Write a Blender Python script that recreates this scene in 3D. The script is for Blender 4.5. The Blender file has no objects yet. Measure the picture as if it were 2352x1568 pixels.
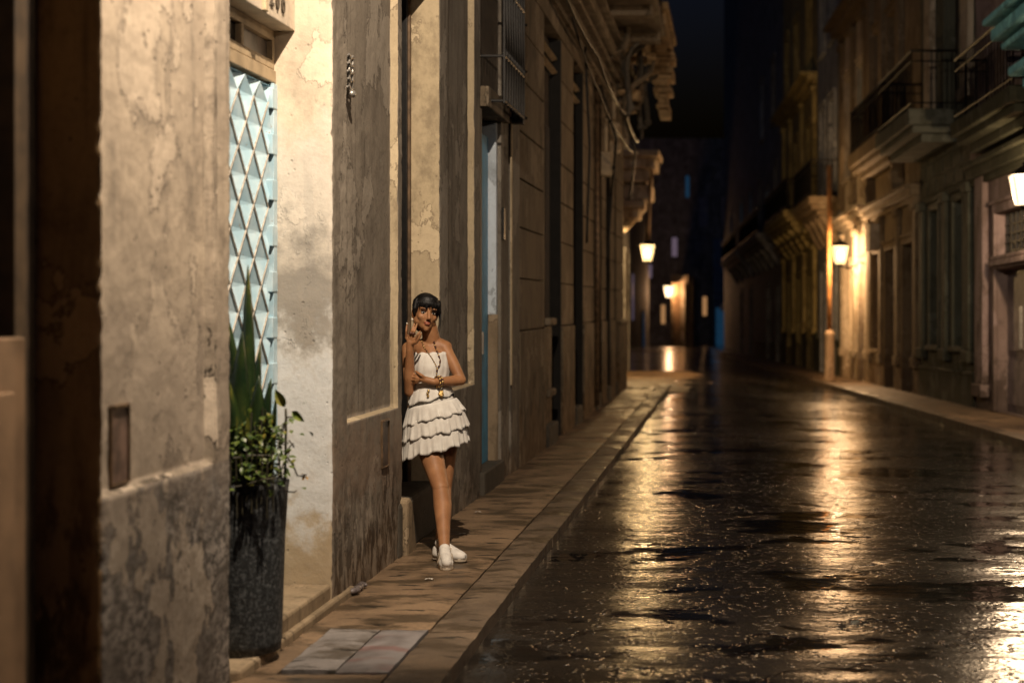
import bpy, bmesh, math, random
from math import pi, sin, cos, sqrt, exp, radians
from mathutils import Vector, Matrix, noise
from mathutils.bvhtree import BVHTree
random.seed(7)
SC = bpy.context.scene
COL = SC.collection

# ------------------------------------------------------------------ camera, world, lamps, exposure
F, CX, CY, EYE = 3267.0, 1685.0, 700.0, 1.6      # focal length and principal point measured on the photo (2352 px wide)
cam = bpy.data.cameras.new("camera"); camo = bpy.data.objects.new("camera", cam); COL.objects.link(camo)
camo.location = (0, 0, EYE); camo.rotation_euler = (pi/2, 0, 0)
cam.lens = 50; cam.sensor_width = 36; cam.clip_start = 0.1; cam.clip_end = 600
cam.shift_x = -(CX-1176)/2352; cam.shift_y = -(784-CY)/2352
cam.dof.use_dof = True; cam.dof.focus_distance = 8.45; cam.dof.aperture_fstop = 1.6
SC.camera = camo

w = bpy.data.worlds.new("World"); SC.world = w; w.use_nodes = True
wn = w.node_tree; wn.nodes.clear()
wo = wn.nodes.new('ShaderNodeOutputWorld'); wb = wn.nodes.new('ShaderNodeBackground')
sk = wn.nodes.new('ShaderNodeTexSky'); sk.sky_type = 'NISHITA'; sk.sun_disc = False
sk.sun_elevation = radians(-3); sk.sun_rotation = radians(200)
tint = wn.nodes.new('ShaderNodeMix'); tint.data_type = 'RGBA'; tint.blend_type = 'MULTIPLY'; tint.inputs[0].default_value = 1; tint.inputs[7].default_value = (.25, .45, 1.0, 1)
wn.links.new(sk.outputs[0], tint.inputs[6]); wn.links.new(tint.outputs[2], wb.inputs[0]); wb.inputs[1].default_value = 0.25
wn.links.new(wb.outputs[0], wo.inputs[0])
SC.view_settings.view_transform = 'Standard'; SC.view_settings.look = 'None'
SC.view_settings.exposure = 0; SC.view_settings.gamma = 1
SC.render.engine = 'CYCLES'
SC.cycles.use_denoising = True
SC.cycles.sample_clamp_indirect = 1.5; SC.cycles.sample_clamp_direct = 12.0
SC.cycles.max_bounces = 6; SC.cycles.diffuse_bounces = 2; SC.cycles.caustics_reflective = False; SC.cycles.caustics_refractive = False

# street lanterns: (x, y, z of the light), watts, colour -- each light sits inside a lantern built below
LAMPS = dict(
    near=((-.85, 4.70, 5.10), 1300, (1.0, .82, .63)),
    right=((3.66, 17.9, 3.05), 250, (1.0, .70, .42)),
    mid=((2.53, 33.7, 2.79), 480, (1.0, .60, .29)),
    left=((-2.00, 33.0, 2.81), 330, (1.0, .62, .26)),
    far=((-4.10, 90.0, 2.45), 320, (1.0, .52, .24)),
    hanging=((1.50, 4.60, 4.00), 110, (1.0, .78, .58)),  # added unseen fill lamp, put there to brighten the near pier
)
for k, (p, watt, c) in LAMPS.items():
    l = bpy.data.lights.new("lantern_light", 'POINT'); l.energy = watt; l.color = c; l.shadow_soft_size = 0.015 if k == 'near' else 0.07
    o = bpy.data.objects.new("lantern_light", l); o.location = p; COL.objects.link(o)

def W(x, y, d):                      # photo point (2352 px wide) at depth d -> world
    return Vector(((x-CX)/F*d, d, EYE-(y-CY)/F*d))
def YL(x, X=-1.96):                  # depth at which a vertical on the plane X shows at photo column x
    return X*F/(x-CX)

# ------------------------------------------------------------------ mesh helpers
def nn(p, s=1.0):
    return noise.noise(Vector(p)*s)

class MB:
    def __init__(self, T=None):
        self.v = []; self.f = []; self.mi = []; self.T = T; self.cur = 0
    def add(self, p):
        p = Vector(p)
        self.v.append(Vector(self.T(*p)) if self.T else p); return len(self.v)-1
    def face(self, idx): self.f.append(tuple(idx)); self.mi.append(self.cur)
    def quad(self, a, b, c, d): self.face([self.add(p) for p in (a, b, c, d)])
    def poly(self, pts): self.face([self.add(p) for p in pts])
    def box(self, x0, x1, y0, y1, z0, z1):
        i = [self.add(p) for p in ((x0,y0,z0),(x1,y0,z0),(x1,y1,z0),(x0,y1,z0),(x0,y0,z1),(x1,y0,z1),(x1,y1,z1),(x0,y1,z1))]
        for q in ((3,2,1,0),(4,5,6,7),(0,1,5,4),(1,2,6,5),(2,3,7,6),(3,0,4,7)): self.face([i[k] for k in q])
    def grid(self, P):               # P[i][j] points
        I = [[self.add(p) for p in r] for r in P]
        for i in range(len(I)-1):
            for j in range(len(I[0])-1):
                self.face((I[i][j], I[i+1][j], I[i+1][j+1], I[i][j+1]))
        return I
    def tube(self, pts, r, n=8, caps=True):
        pts = [Vector(p) for p in pts]; m = len(pts)
        rr = r if isinstance(r, (list, tuple)) else [r]*m
        t0 = (pts[1]-pts[0]).normalized()
        up = Vector((0,0,1)) if abs(t0.z) < .9 else Vector((0,1,0))
        u = t0.cross(up).normalized(); rings = []
        for k in range(m):
            t = (pts[min(k+1,m-1)]-pts[max(k-1,0)]).normalized()
            u = (u-t*u.dot(t)).normalized(); v = t.cross(u)
            rings.append([self.add(pts[k]+(u*cos(2*pi*a/n)+v*sin(2*pi*a/n))*rr[k]) for a in range(n)])
        for k in range(m-1):
            for a in range(n):
                b = (a+1) % n
                self.face((rings[k][a], rings[k][b], rings[k+1][b], rings[k+1][a]))
        if caps:
            self.face(rings[0][::-1]); self.face(rings[-1])
    def cap(self, p0, p1, r0, r1, n=26):      # tapered capsule
        p0 = Vector(p0); p1 = Vector(p1); d = (p1-p0).normalized(); pts = []; rr = []
        for a in (-80, -55, -25): pts.append(p0+d*r0*sin(radians(a))); rr.append(r0*cos(radians(a)))
        for t in (.0, .25, .5, .75, 1.0): pts.append(p0.lerp(p1, t)); rr.append(r0+(r1-r0)*t)
        for a in (25, 55, 80): pts.append(p1+d*r1*sin(radians(a))); rr.append(r1*cos(radians(a)))
        self.tube(pts, rr, n)
    def chain(self, pts, rs, n=26):
        for k in range(len(pts)-1): self.cap(pts[k], pts[k+1], rs[k], rs[k+1], n)
    def ell(self, c, r, M=None, n=16, m=10):
        c = Vector(c); M = M or Matrix.Identity(3); rings = []
        top = self.add(c+M@Vector((0,0,r[2]))); bot = self.add(c+M@Vector((0,0,-r[2])))
        for i in range(1, m):
            ph = pi*i/m
            rings.append([self.add(c+M@Vector((r[0]*sin(ph)*cos(2*pi*a/n), r[1]*sin(ph)*sin(2*pi*a/n), r[2]*cos(ph)))) for a in range(n)])
        for a in range(n):
            b = (a+1) % n
            self.face((top, rings[0][a], rings[0][b])); self.face((bot, rings[-1][b], rings[-1][a]))
            for i in range(m-2): self.face((rings[i][a], rings[i+1][a], rings[i+1][b], rings[i][b]))
    def lathe(self, c, prof, n=20, sq=None):  # prof [(r,z)] about vertical axis at c
        c = Vector(c); rings = []
        for r, z in prof:
            rings.append([self.add(c+Vector((r*cos(2*pi*(a+.5)/n), r*sin(2*pi*(a+.5)/n), z))) for a in range(n)])
        for k in range(len(rings)-1):
            for a in range(n):
                b = (a+1) % n
                self.face((rings[k][a], rings[k][b], rings[k+1][b], rings[k+1][a]))
        self.face(rings[0][::-1]); self.face(rings[-1])
    def build(self, name, mats, parent=None, smooth=False, bevel=0, merge=0, solid=0, normals=True):
        me = bpy.data.meshes.new(name); me.from_pydata([tuple(p) for p in self.v], [], self.f)
        mats = mats if isinstance(mats, (list, tuple)) else [mats]
        for m in mats: me.materials.append(m)
        for p, k in zip(me.polygons, self.mi): p.material_index = k; p.use_smooth = smooth
        if merge or normals:
            bm = bmesh.new(); bm.from_mesh(me)
            if merge: bmesh.ops.remove_doubles(bm, verts=bm.verts, dist=merge)
            if normals: bmesh.ops.recalc_face_normals(bm, faces=bm.faces)
            bm.to_mesh(me); bm.free()
        o = bpy.data.objects.new(name, me); COL.objects.link(o)
        if parent: o.parent = parent; o.matrix_parent_inverse = parent.matrix_world.inverted()
        if bevel:
            b = o.modifiers.new("bevel", 'BEVEL'); b.width = bevel; b.segments = 2; b.limit_method = 'ANGLE'
        if solid:
            b = o.modifiers.new("solid", 'SOLIDIFY'); b.thickness = solid; b.offset = 0
        return o

def thing(name, label, cat, loc=(0,0,0), group=None):
    o = bpy.data.objects.new(name, None); COL.objects.link(o); o.location = loc
    o.empty_display_size = .1
    o.matrix_world = Matrix.Translation(Vector(loc))
    return tag(o, label, cat, group)
def tag(o, label, cat, group=None):
    o['label'] = label; o['category'] = cat
    if group: o['group'] = group
    return o
def struct(o, label=None, kind='structure'):
    o['kind'] = kind
    if label: o['label'] = label
    return o

# ------------------------------------------------------------------ materials
class NT:
    def __init__(self, name):
        self.m = bpy.data.materials.new(name); self.m.use_nodes = True; self.t = self.m.node_tree
        self.b = self.t.nodes['Principled BSDF']
        g = self.t.nodes.new('ShaderNodeNewGeometry'); self.pos = g.outputs['Position']; self.nor = g.outputs['Normal']
    def n(self, typ, **kw):
        x = self.t.nodes.new(typ)
        for k, v in kw.items(): setattr(x, k, v)
        return x
    def put(self, sock, val):
        if hasattr(val, 'is_output') or isinstance(val, bpy.types.NodeSocket): self.t.links.new(val, sock)
        else:
            if isinstance(val, (tuple, list)) and len(val) == 3 and sock.type == 'RGBA': val = (*val, 1)
            sock.default_value = val
    def vec(self, s, off=(0,0,0)):
        m = self.n('ShaderNodeMapping'); self.t.links.new(self.pos, m.inputs[0])
        m.inputs['Scale'].default_value = s if isinstance(s, (tuple, list)) else (s, s, s); m.inputs['Location'].default_value = off
        return m.outputs[0]
    def noise(self, s, det=4, rough=.55, off=(0,0,0), dist=0):
        x = self.n('ShaderNodeTexNoise'); self.put(x.inputs['Vector'], self.vec(s, off)); x.inputs['Scale'].default_value = 1
        x.inputs['Detail'].default_value = det; x.inputs['Roughness'].default_value = rough; x.inputs['Distortion'].default_value = dist
        return x.outputs['Fac']
    def voro(self, s, feature='F1', out='Distance', off=(0,0,0)):
        x = self.n('ShaderNodeTexVoronoi', feature=feature); self.put(x.inputs['Vector'], self.vec(s, off)); x.inputs['Scale'].default_value = 1
        return x.outputs[out]
    def ramp(self, fac, a, b, lo=0., hi=1.):
        x = self.n('ShaderNodeMapRange', clamp=True, interpolation_type='SMOOTHSTEP'); self.put(x.inputs[0], fac)
        for i, v in enumerate((a, b, lo, hi)): x.inputs[i+1].default_value = v
        return x.outputs[0]
    def mix(self, fac, a, b, mode='MIX'):
        x = self.n('ShaderNodeMix', data_type='RGBA', blend_type=mode); self.put(x.inputs[0], fac); self.put(x.inputs[6], a); self.put(x.inputs[7], b)
        return x.outputs[2]
    def math(self, op, a, b=0.):
        x = self.n('ShaderNodeMath', operation=op); self.put(x.inputs[0], a); self.put(x.inputs[1], b); return x.outputs[0]
    def sep(self):
        x = self.n('ShaderNodeSeparateXYZ'); self.t.links.new(self.pos, x.inputs[0]); return x.outputs
    def bump(self, h, strength=.5, dist=.01, prev=None):
        x = self.n('ShaderNodeBump'); self.put(x.inputs['Height'], h); self.put(x.inputs['Strength'], strength); x.inputs['Distance'].default_value = dist
        if prev: self.t.links.new(prev, x.inputs['Normal'])
        return x.outputs[0]
    def done(self, col=None, rough=None, normal=None, **kw):
        if col is not None: self.put(self.b.inputs['Base Color'], col)
        if rough is not None: self.put(self.b.inputs['Roughness'], rough)
        if normal is not None: self.t.links.new(normal, self.b.inputs['Normal'])
        for k, v in kw.items(): self.put(self.b.inputs[k.replace('_', ' ')], v)
        return self.m

def plain(name, col, rough=.6, var=.25, scale=8, metal=0, bump=.15):
    t = NT(name); a = t.noise(scale, 5)
    c = t.mix(t.ramp(a, .3, .7), tuple(c*(1-var) for c in col), tuple(min(1, c*(1+var)) for c in col))
    return t.done(c, rough, t.bump(t.noise(scale*5, 3), bump, .005), Metallic=metal)

def plaster(name, base, dirt, dado=None, dado_z=1.0, spots=.5, streaks=.6, bump=.5, seed=0, patch=None, low=None, bands=(), erode=None, grime=.6):
    t = NT(name); o = (seed*3.1, seed*1.7, seed*.9)
    big = t.noise(1.3, 5, .6, o); mid = t.noise(7, 5, .65, o); st = t.noise((7, 7, 1.1), 6, .68, o); fine = t.noise(38, 4, .6, o)
    z = t.sep()[2]
    c = t.mix(t.ramp(big, .35, .68), base, tuple(b*.6+d*.4 for b, d in zip(base, dirt)))
    c = t.mix(t.math('MULTIPLY', t.ramp(st, .45, .72), streaks), c, dirt)
    if patch is not None:
        pm = t.ramp(t.noise((3.2, 3.2, 1.1), 3, .5, o), .47, .53)
        c = t.mix(pm, c, patch)
    if dado is not None:
        dm = t.ramp(z, dado_z+.01, dado_z-.01)
        dc = t.mix(t.ramp(t.noise((24, 17, 30), 6, .75, o), .42, .57), tuple(min(1, d*1.25) for d in dado), tuple(d*.30 for d in dado))
        dc = t.mix(t.math('MULTIPLY', t.ramp(t.noise((3, 3, 2.2), 4, .6, o), .42, .62), .65), dc, tuple(d*.45 for d in dado))
        c = t.mix(dm, c, dc)
    if low is not None:                              # grime with its own outline, climbing from the ground
        lz, lc = low
        lm = t.ramp(t.math('ADD', z, t.math('MULTIPLY', t.math('SUBTRACT', mid, .5), 1.3)), lz+.25, lz-.25)
        c = t.mix(t.math('MULTIPLY', lm, .8), c, lc)
    gr_ = t.noise((2.1, 2.1, 1.5), 7, .72, (o[0]+8, o[1]+2, 1)); c = t.mix(t.math('MULTIPLY', t.ramp(gr_, .50, .66), grime), c, tuple(d*.55 for d in dirt))
    drip = t.math('MULTIPLY', t.ramp(t.noise((16, 16, .8), 4, .6, (o[0]+4, 0, 0)), .56, .68), t.ramp(t.noise((1.4, 1.4, .8), 2, .5, (o[0], 5, 0)), .48, .62))
    c = t.mix(t.math('MULTIPLY', drip, grime), c, tuple(d*.6 for d in dirt))
    pn = t.noise((1.7, 1.7, 1.2), 7, .64, (o[0]+9, 3, 0)); pv = t.ramp(pn, .560, .566); c = t.mix(t.math('MULTIPLY', pv, grime), c, tuple(min(1, b*1.22+.03) for b in base))
    c = t.mix(t.math('MULTIPLY', t.math('MULTIPLY', t.ramp(pn, .548, .558), t.ramp(pn, .570, .563)), grime), c, tuple(d*.7 for d in dirt))
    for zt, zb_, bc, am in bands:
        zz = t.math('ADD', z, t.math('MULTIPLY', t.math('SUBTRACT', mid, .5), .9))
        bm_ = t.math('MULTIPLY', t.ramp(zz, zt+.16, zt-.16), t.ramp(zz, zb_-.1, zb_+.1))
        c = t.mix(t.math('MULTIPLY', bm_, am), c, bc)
    if erode is not None:
        ez = t.math('ADD', z, t.math('MULTIPLY', t.math('SUBTRACT', t.noise((2.2, 2.2, 1.6), 4, .6, o), .5), 1.5))
        er = t.math('MULTIPLY', t.ramp(ez, erode+.28, erode-.25), t.ramp(t.noise((17, 17, 5.5), 5, .65, o), .46, .56))
        c = t.mix(t.math('MULTIPLY', er, .9), c, tuple(d*.16 for d in dirt)); c = t.mix(t.math('MULTIPLY', t.ramp(ez, erode+.1, erode-.4), .35), c, (.20,.115,.05))
    pit = t.math('MULTIPLY', t.ramp(t.voro((21, 21, 18), 'F1', 'Distance', (o[0]+5, o[1], 0)), .17, .07), t.ramp(t.noise((5, 5, 4), 3, .6, (o[0]+2, o[1], 3)), .50, .58)); pit = t.math('MAXIMUM', pit, t.ramp(t.noise((11, 11, 6), 5, .7, (o[0]+1, o[1], 6)), .70, .74))
    c = t.mix(t.math('MULTIPLY', pit, spots), c, tuple(d*.25 for d in dirt))
    c = t.mix(t.math('MULTIPLY', t.ramp(fine, .46, .70), .22), c, dirt)
    c = t.mix(t.math('MULTIPLY', t.ramp(mid, .5, .72), .28), c, dirt)
    h = t.math('ADD', t.math('MULTIPLY', mid, .7), t.math('MULTIPLY', fine, .35))
    h = t.math('SUBTRACT', h, t.math('MULTIPLY', pit, .5)); h = t.math('ADD', h, t.math('MULTIPLY', pv, .35))
    if erode is not None: h = t.math('SUBTRACT', h, t.math('MULTIPLY', er, .8))
    nrm = t.bump(h, bump, .012); nrm = t.bump(t.noise(120, 3), bump*.5, .003, nrm)
    return t.done(c, .85, nrm, Specular_IOR_Level=.25)

def emit(name, col, strength):          # lit lantern glass: lets the lamp inside shine through and glows itself
    t = NT(name); n = t.t.nodes
    tr = n.new('ShaderNodeBsdfTransparent'); em = n.new('ShaderNodeEmission'); ad = n.new('ShaderNodeAddShader')
    em.inputs[0].default_value = (*col, 1); em.inputs[1].default_value = strength
    t.t.links.new(tr.outputs[0], ad.inputs[0]); t.t.links.new(em.outputs[0], ad.inputs[1])
    t.t.links.new(ad.outputs[0], n['Material Output'].inputs[0]); n.remove(t.b)
    t.m.cycles.emission_sampling = 'NONE'          # the point lamp inside is what gets sampled
    return t.m

M = {}
M['pier1'] = plaster("worn_cream_plaster", (.46,.375,.28), (.17,.14,.11), dado=(.31,.275,.24), dado_z=1.0, seed=1, spots=.8, streaks=.3, grime=.5, bands=((1.55,.9,(.27,.22,.175),.45),))
M['reveal'] = plaster("cream_reveal_paint", (.68,.57,.43), (.40,.34,.27), grime=.45, seed=2, spots=.3, streaks=.2, bands=((2.45,1.2,(.72,.67,.60),.6),(1.9,1.4,(.19,.175,.155),.72),(1.4,.50,(.66,.67,.67),.85),(.52,-1,(.38,.29,.18),.9)))  # grey middle band: dirt plus a soft shadow painted into the colour
M['chip_trim'] = plaster("chipped_cream_edge", (.50,.41,.31), (.05,.04,.03), seed=14, spots=1, streaks=.7, grime=.95)
M['pier2'] = plaster("grey_beige_plaster", (.27,.23,.18), (.11,.09,.07), seed=3, streaks=.55, erode=.48, bands=((.95,.60,(.26,.17,.11),.45),))
M['trim'] = plaster("cream_trim_paint", (.56,.45,.29), (.30,.23,.15), seed=4, spots=.3, streaks=.2)
M['pier3'] = plaster("grey_brown_plaster", (.23,.20,.16), (.085,.07,.055), seed=5, streaks=.75, erode=.35)
M['dark_reveal'] = plaster("brown_stained_plaster", (.36,.24,.12), (.10,.065,.035), seed=6, spots=.7, erode=.9)
M['blocks'] = plaster("brown_rendered_blocks", (.19,.145,.095), (.06,.045,.028), seed=7, streaks=.8, erode=.75)
M['blueish'] = plaster("pale_blue_paint_over_plaster", (.56,.62,.68), (.36,.39,.41), seed=8, spots=.4, streaks=.3)
M['tanlow'] = plaster("peeling_tan_plaster", (.30,.22,.14), (.12,.085,.05), seed=9, spots=1)
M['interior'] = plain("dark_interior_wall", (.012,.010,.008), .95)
M['darkwood'] = plain("dark_brown_wood", (.035,.022,.012), .6, .4, 10)
M['brownwood'] = plain("weathered_brown_wood", (.20,.125,.065), .6, .3, 9)
M['tanwood'] = plain("tan_painted_wood", (.36,.27,.165), .6, .2, 12)
M['glass'] = plain("dusty_dark_glass", (.02,.018,.016), .15, .5, 20)
M['dustglass'] = plain("dusty_grey_glass", (.11,.09,.075), .3, .4, 14)
M['iron'] = plain("black_wrought_iron", (.012,.011,.010), .45, .3, 20, .6)
M['rust'] = plain("rusty_brown_metal", (.12,.075,.04), .55, .5, 14, .3)
M['stone_step'] = plaster("worn_step_stone", (.36,.27,.17), (.12,.09,.055), seed=11, spots=.8)
M['stone_dark'] = plaster("blackened_stone", (.10,.085,.065), (.03,.026,.02), seed=12)
M['bluedoor'] = plain("blue_door_paint", (.02,.24,.44), .5, .25, 6)
M['chrome'] = plain("pale_metal", (.5,.47,.42), .35, .2, 20, .7)

def gate_mat():
    t = NT("pale_blue_gate_paint")
    c = t.mix(t.ramp(t.noise(9, 4), .35, .7), (.38,.57,.67), (.56,.71,.78))
    c = t.mix(t.ramp(t.noise(26, 4, .7), .64, .72), c, (.34,.27,.20))
    return t.done(c, .4, t.bump(t.noise(60, 3), .15, .003))
M['gate'] = gate_mat()
M['gate_edge'] = plain("chipped_tan_metal_edge", (.44,.40,.34), .5, .3, 30)

def road_mat():
    t = NT("wet_asphalt")
    und = t.noise((.95, 1.35, 1), 2, .5, (3, 1, 0)); und2 = t.noise((2.6, 4.2, 3), 4, .55, (1, 7, 0))
    pm = t.math('ADD', t.math('MULTIPLY', und, .6), t.math('MULTIPLY', und2, .4))
    pud = t.ramp(pm, .468, .430)                       # standing water in the hollows
    damp = t.ramp(t.noise(.55, 3, .5, (9, 2, 0)), .35, .65)
    agg = t.voro(48); agg2 = t.noise(120, 3, .6)
    cn = t.math('ABSOLUTE', t.math('SUBTRACT', t.noise((.42, .55, .5), 6, .52, (2, 3, 0)), .5))
    cw = t.math('MULTIPLY', t.ramp(cn, .0065, .003), t.ramp(t.noise(.6, 2, .5, (4, 4, 0)), .42, .48))
    dry = t.math('SUBTRACT', 1., pud)
    col = t.mix(pud, t.mix(t.ramp(agg2, .4, .7), (.010,.0085,.007), (.034,.027,.021)), (.006,.005,.0045))
    col = t.mix(cw, col, (.004,.003,.003))
    rough = t.math('ADD', t.math('MULTIPLY', dry, .085), .035)
    rough = t.math('ADD', rough, t.math('MULTIPLY', t.math('MULTIPLY', damp, dry), .07))
    n1 = t.bump(t.noise((.5, 2.5, 1), 3, .5, (6, 0, 0)), .5, .030); n1 = t.bump(und, .5, .045, n1); n1 = t.bump(und2, .4, .02, n1)
    n1 = t.bump(t.noise((1.3, 5.5, 3), 3, .5), .30, .011, n1); n1 = t.bump(t.noise((7, 14, 6), 3, .55), .3, .004, n1)
    hs = t.math('ADD', t.math('MULTIPLY', agg, .8), t.math('MULTIPLY', agg2, .5))
    n2 = t.bump(hs, t.math('ADD', t.math('MULTIPLY', dry, .7), .02), .0009, n1)
    vv = t.n('ShaderNodeTexVoronoi', feature='F1'); t.put(vv.inputs['Vector'], t.vec((27, 27, 27))); vv.inputs['Scale'].default_value = 1
    grain = t.math('MULTIPLY', t.ramp(vv.outputs['Distance'], .45, .1), t.ramp(vv.outputs['Color'], .54, .60))
    n2 = t.bump(grain, t.math('MULTIPLY', dry, 1.), .0125, n2)
    n2 = t.bump(cw, .9, -.03, n2)
    return t.done(col, rough, n2, Specular_IOR_Level=.42)
M['road'] = road_mat()

def pave_mat(name, a, b, wet=(.05,.035,.02), seed=0):
    t = NT(name); o = (seed, seed*2, 0)
    c = t.mix(t.ramp(t.noise(2.6, 5, .6, o), .35, .7), a, b)
    sn_ = t.noise((2.6, 5.5, 3), 6, .66, (o[0]+3, 1, 0)); c = t.mix(t.math('MULTIPLY', t.ramp(sn_, .47, .60), .85), c, wet); c = t.mix(t.ramp(t.noise((5, 17, 5), 4, .6, o), .60, .66), c, tuple(x*.3 for x in wet))
    c = t.mix(t.math('MULTIPLY', t.ramp(t.noise(55, 3), .55, .7), .5), c, tuple(x*.3 for x in a))
    r = t.ramp(sn_, .47, .62, .7, .36)
    n = t.bump(t.noise(16, 5, .65), .5, .015); n = t.bump(t.noise(110, 3), .4, .004, n)
    return t.done(c, r, n)
M['pave'] = pave_mat("worn_concrete_paving", (.25,.165,.095), (.14,.09,.05))
M['kerb'] = pave_mat("worn_granite_kerb", (.165,.115,.072), (.085,.06,.038), seed=4)
M['slab_pale'] = pave_mat("pale_tile_slab", (.25,.225,.21), (.15,.135,.125), (.07,.055,.04), 6)
def redslab():
    t = NT("grey_slab_with_red_paint")
    c = t.mix(t.ramp(t.noise(5, 4), .4, .65), (.22,.20,.195), (.11,.095,.09))
    c = t.mix(t.math('MULTIPLY', t.ramp(t.noise((3, 9, 5), 4, .65, (2, .35, 0)), .54, .68), .6), c, (.17,.065,.055))
    return t.done(c, .6, t.bump(t.noise(70, 3), .4, .004))
M['slab_red'] = redslab()

# ------------------------------------------------------------------ ground
KL = -1.15                                            # left kerb edge
def zr(y): return -.01745*(y-15.8) if y > 15.8 else 0.
def xk(y): return 3.22-.0667*(y-15.8)                 # right kerb edge
def xwall(y): return 4.0-.0667*(y-19.2)               # right house fronts
def zl(y): return .05 if y < 25 else .05-.013*(y-25)
def road_z(x, y):
    t = max(0, min(1, (x-KL)/(xk(y)-KL))) if xk(y) > KL+.3 else .5
    t = t*t*(3-2*t)
    return zl(y)*(1-t)+zr(y)*t + .012*nn((x*.8, y*.8, 3))*(1 if y < 40 else 0)
mb = MB(); P = []
ys = [-3+.25*i for i in range(200)]+[47+2.5*i for i in range(60)]
xs = [-6, -3.5, -2.2]+[-1.6+.2*i for i in range(32)]+[5.4, 8]
for y in ys: P.append([(x, y, road_z(x, y)) for x in xs])
mb.grid([[P[j][i] for j in range(len(ys))] for i in range(len(xs))])
struct(mb.build('road', M['road'], smooth=True))
mb = MB(); mb.quad((-300,-100,-4.2),(300,-100,-4.2),(300,500,-4.2),(-300,500,-4.2))
struct(mb.build('ground', plain("dark_earth", (.05,.045,.04), .9)))

# left pavement: slabs between irregular cross joints, and a kerb of long stones
ZP = .125
def worn_top(x0, x1, y0, y1, z, st=.06, amp=.006, seed=0):
    m = MB(); nx = max(2, int((x1-x0)/st)); ny = max(2, int((y1-y0)/st)); rows = []
    for i in range(nx+1):
        x = x0+(x1-x0)*i/nx; r = []
        for j in range(ny+1):
            y = y0+(y1-y0)*j/ny
            e = min(x-x0, x1-x, y-y0, y1-y)
            zz = z+amp*nn((x*5+seed, y*5, seed))-(.006+.008*max(0, nn((x*9, y*9, seed+4)))) * (e < .001)
            r.append((x, y, zz))
        rows.append(r)
    m.grid(rows)
    def skirt(line):
        for a, b in zip(line, line[1:]): m.quad(a, b, (b[0], b[1], z-.16), (a[0], a[1], z-.16))
    skirt([r[0] for r in rows]); skirt([r[-1] for r in rows]); skirt(rows[0]); skirt(rows[-1])
    return m
pav = thing('sidewalk', None, None) if False else bpy.data.objects.new('sidewalk', None)
COL.objects.link(pav); struct(pav)
cuts = [1.5, 3.4, 4.75, 5.72, 6.50, 8.2, 9.9, 11.75, 13.6, 15.8, 17.9, 20.2, 22.4, 25.4]
full = MB()
for k, (a, b) in enumerate(zip(cuts, cuts[1:])):
    if abs(a-5.72) < .01:
        worn_top(-1.96, -1.842, a+.006, b-.006, ZP, seed=k).build('slab', M['pave'], pav, True)
        worn_top(-1.836, -1.612, a+.05, b-.012, ZP+.004, seed=k).build('slab', M['slab_pale'], pav, True)['label'] = "pale worn tile slab"
        worn_top(-1.604, -1.392, a+.01, b-.012, ZP+.003, seed=k+1).build('slab', M['slab_red'], pav, True)['label'] = "grey slab with a faded red paint patch"
    else:
        worn_top(-1.97, -1.388, a+.006, b-.006, ZP+.003*(k % 2), seed=k).build('slab', M['pave'], pav, True)
bed = MB(); bed.box(-2.6, -1.17, 1.4, 25.4, -.2, ZP-.03); bed.build('bedding', M['stone_dark'], pav)
kb = bpy.data.objects.new('kerb', None); COL.objects.link(kb); struct(kb)
y = 1.5; k = 0
while y < 26.6:
    L = [1.7, 1.35, 1.9, 1.1, 1.55][k % 5]
    worn_top(-1.380, KL+.012*nn((k*1.3, 2, 1))-.03*(y/25), y+.006, min(27.2, y+L)-.006, ZP-.002-.05*max(0, (y-23.5)/3.5)+.004*nn((k, 5, 5)), seed=30+k).build('kerb_stone', M['kerb'], kb, True)
    y += L; k += 1

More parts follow.
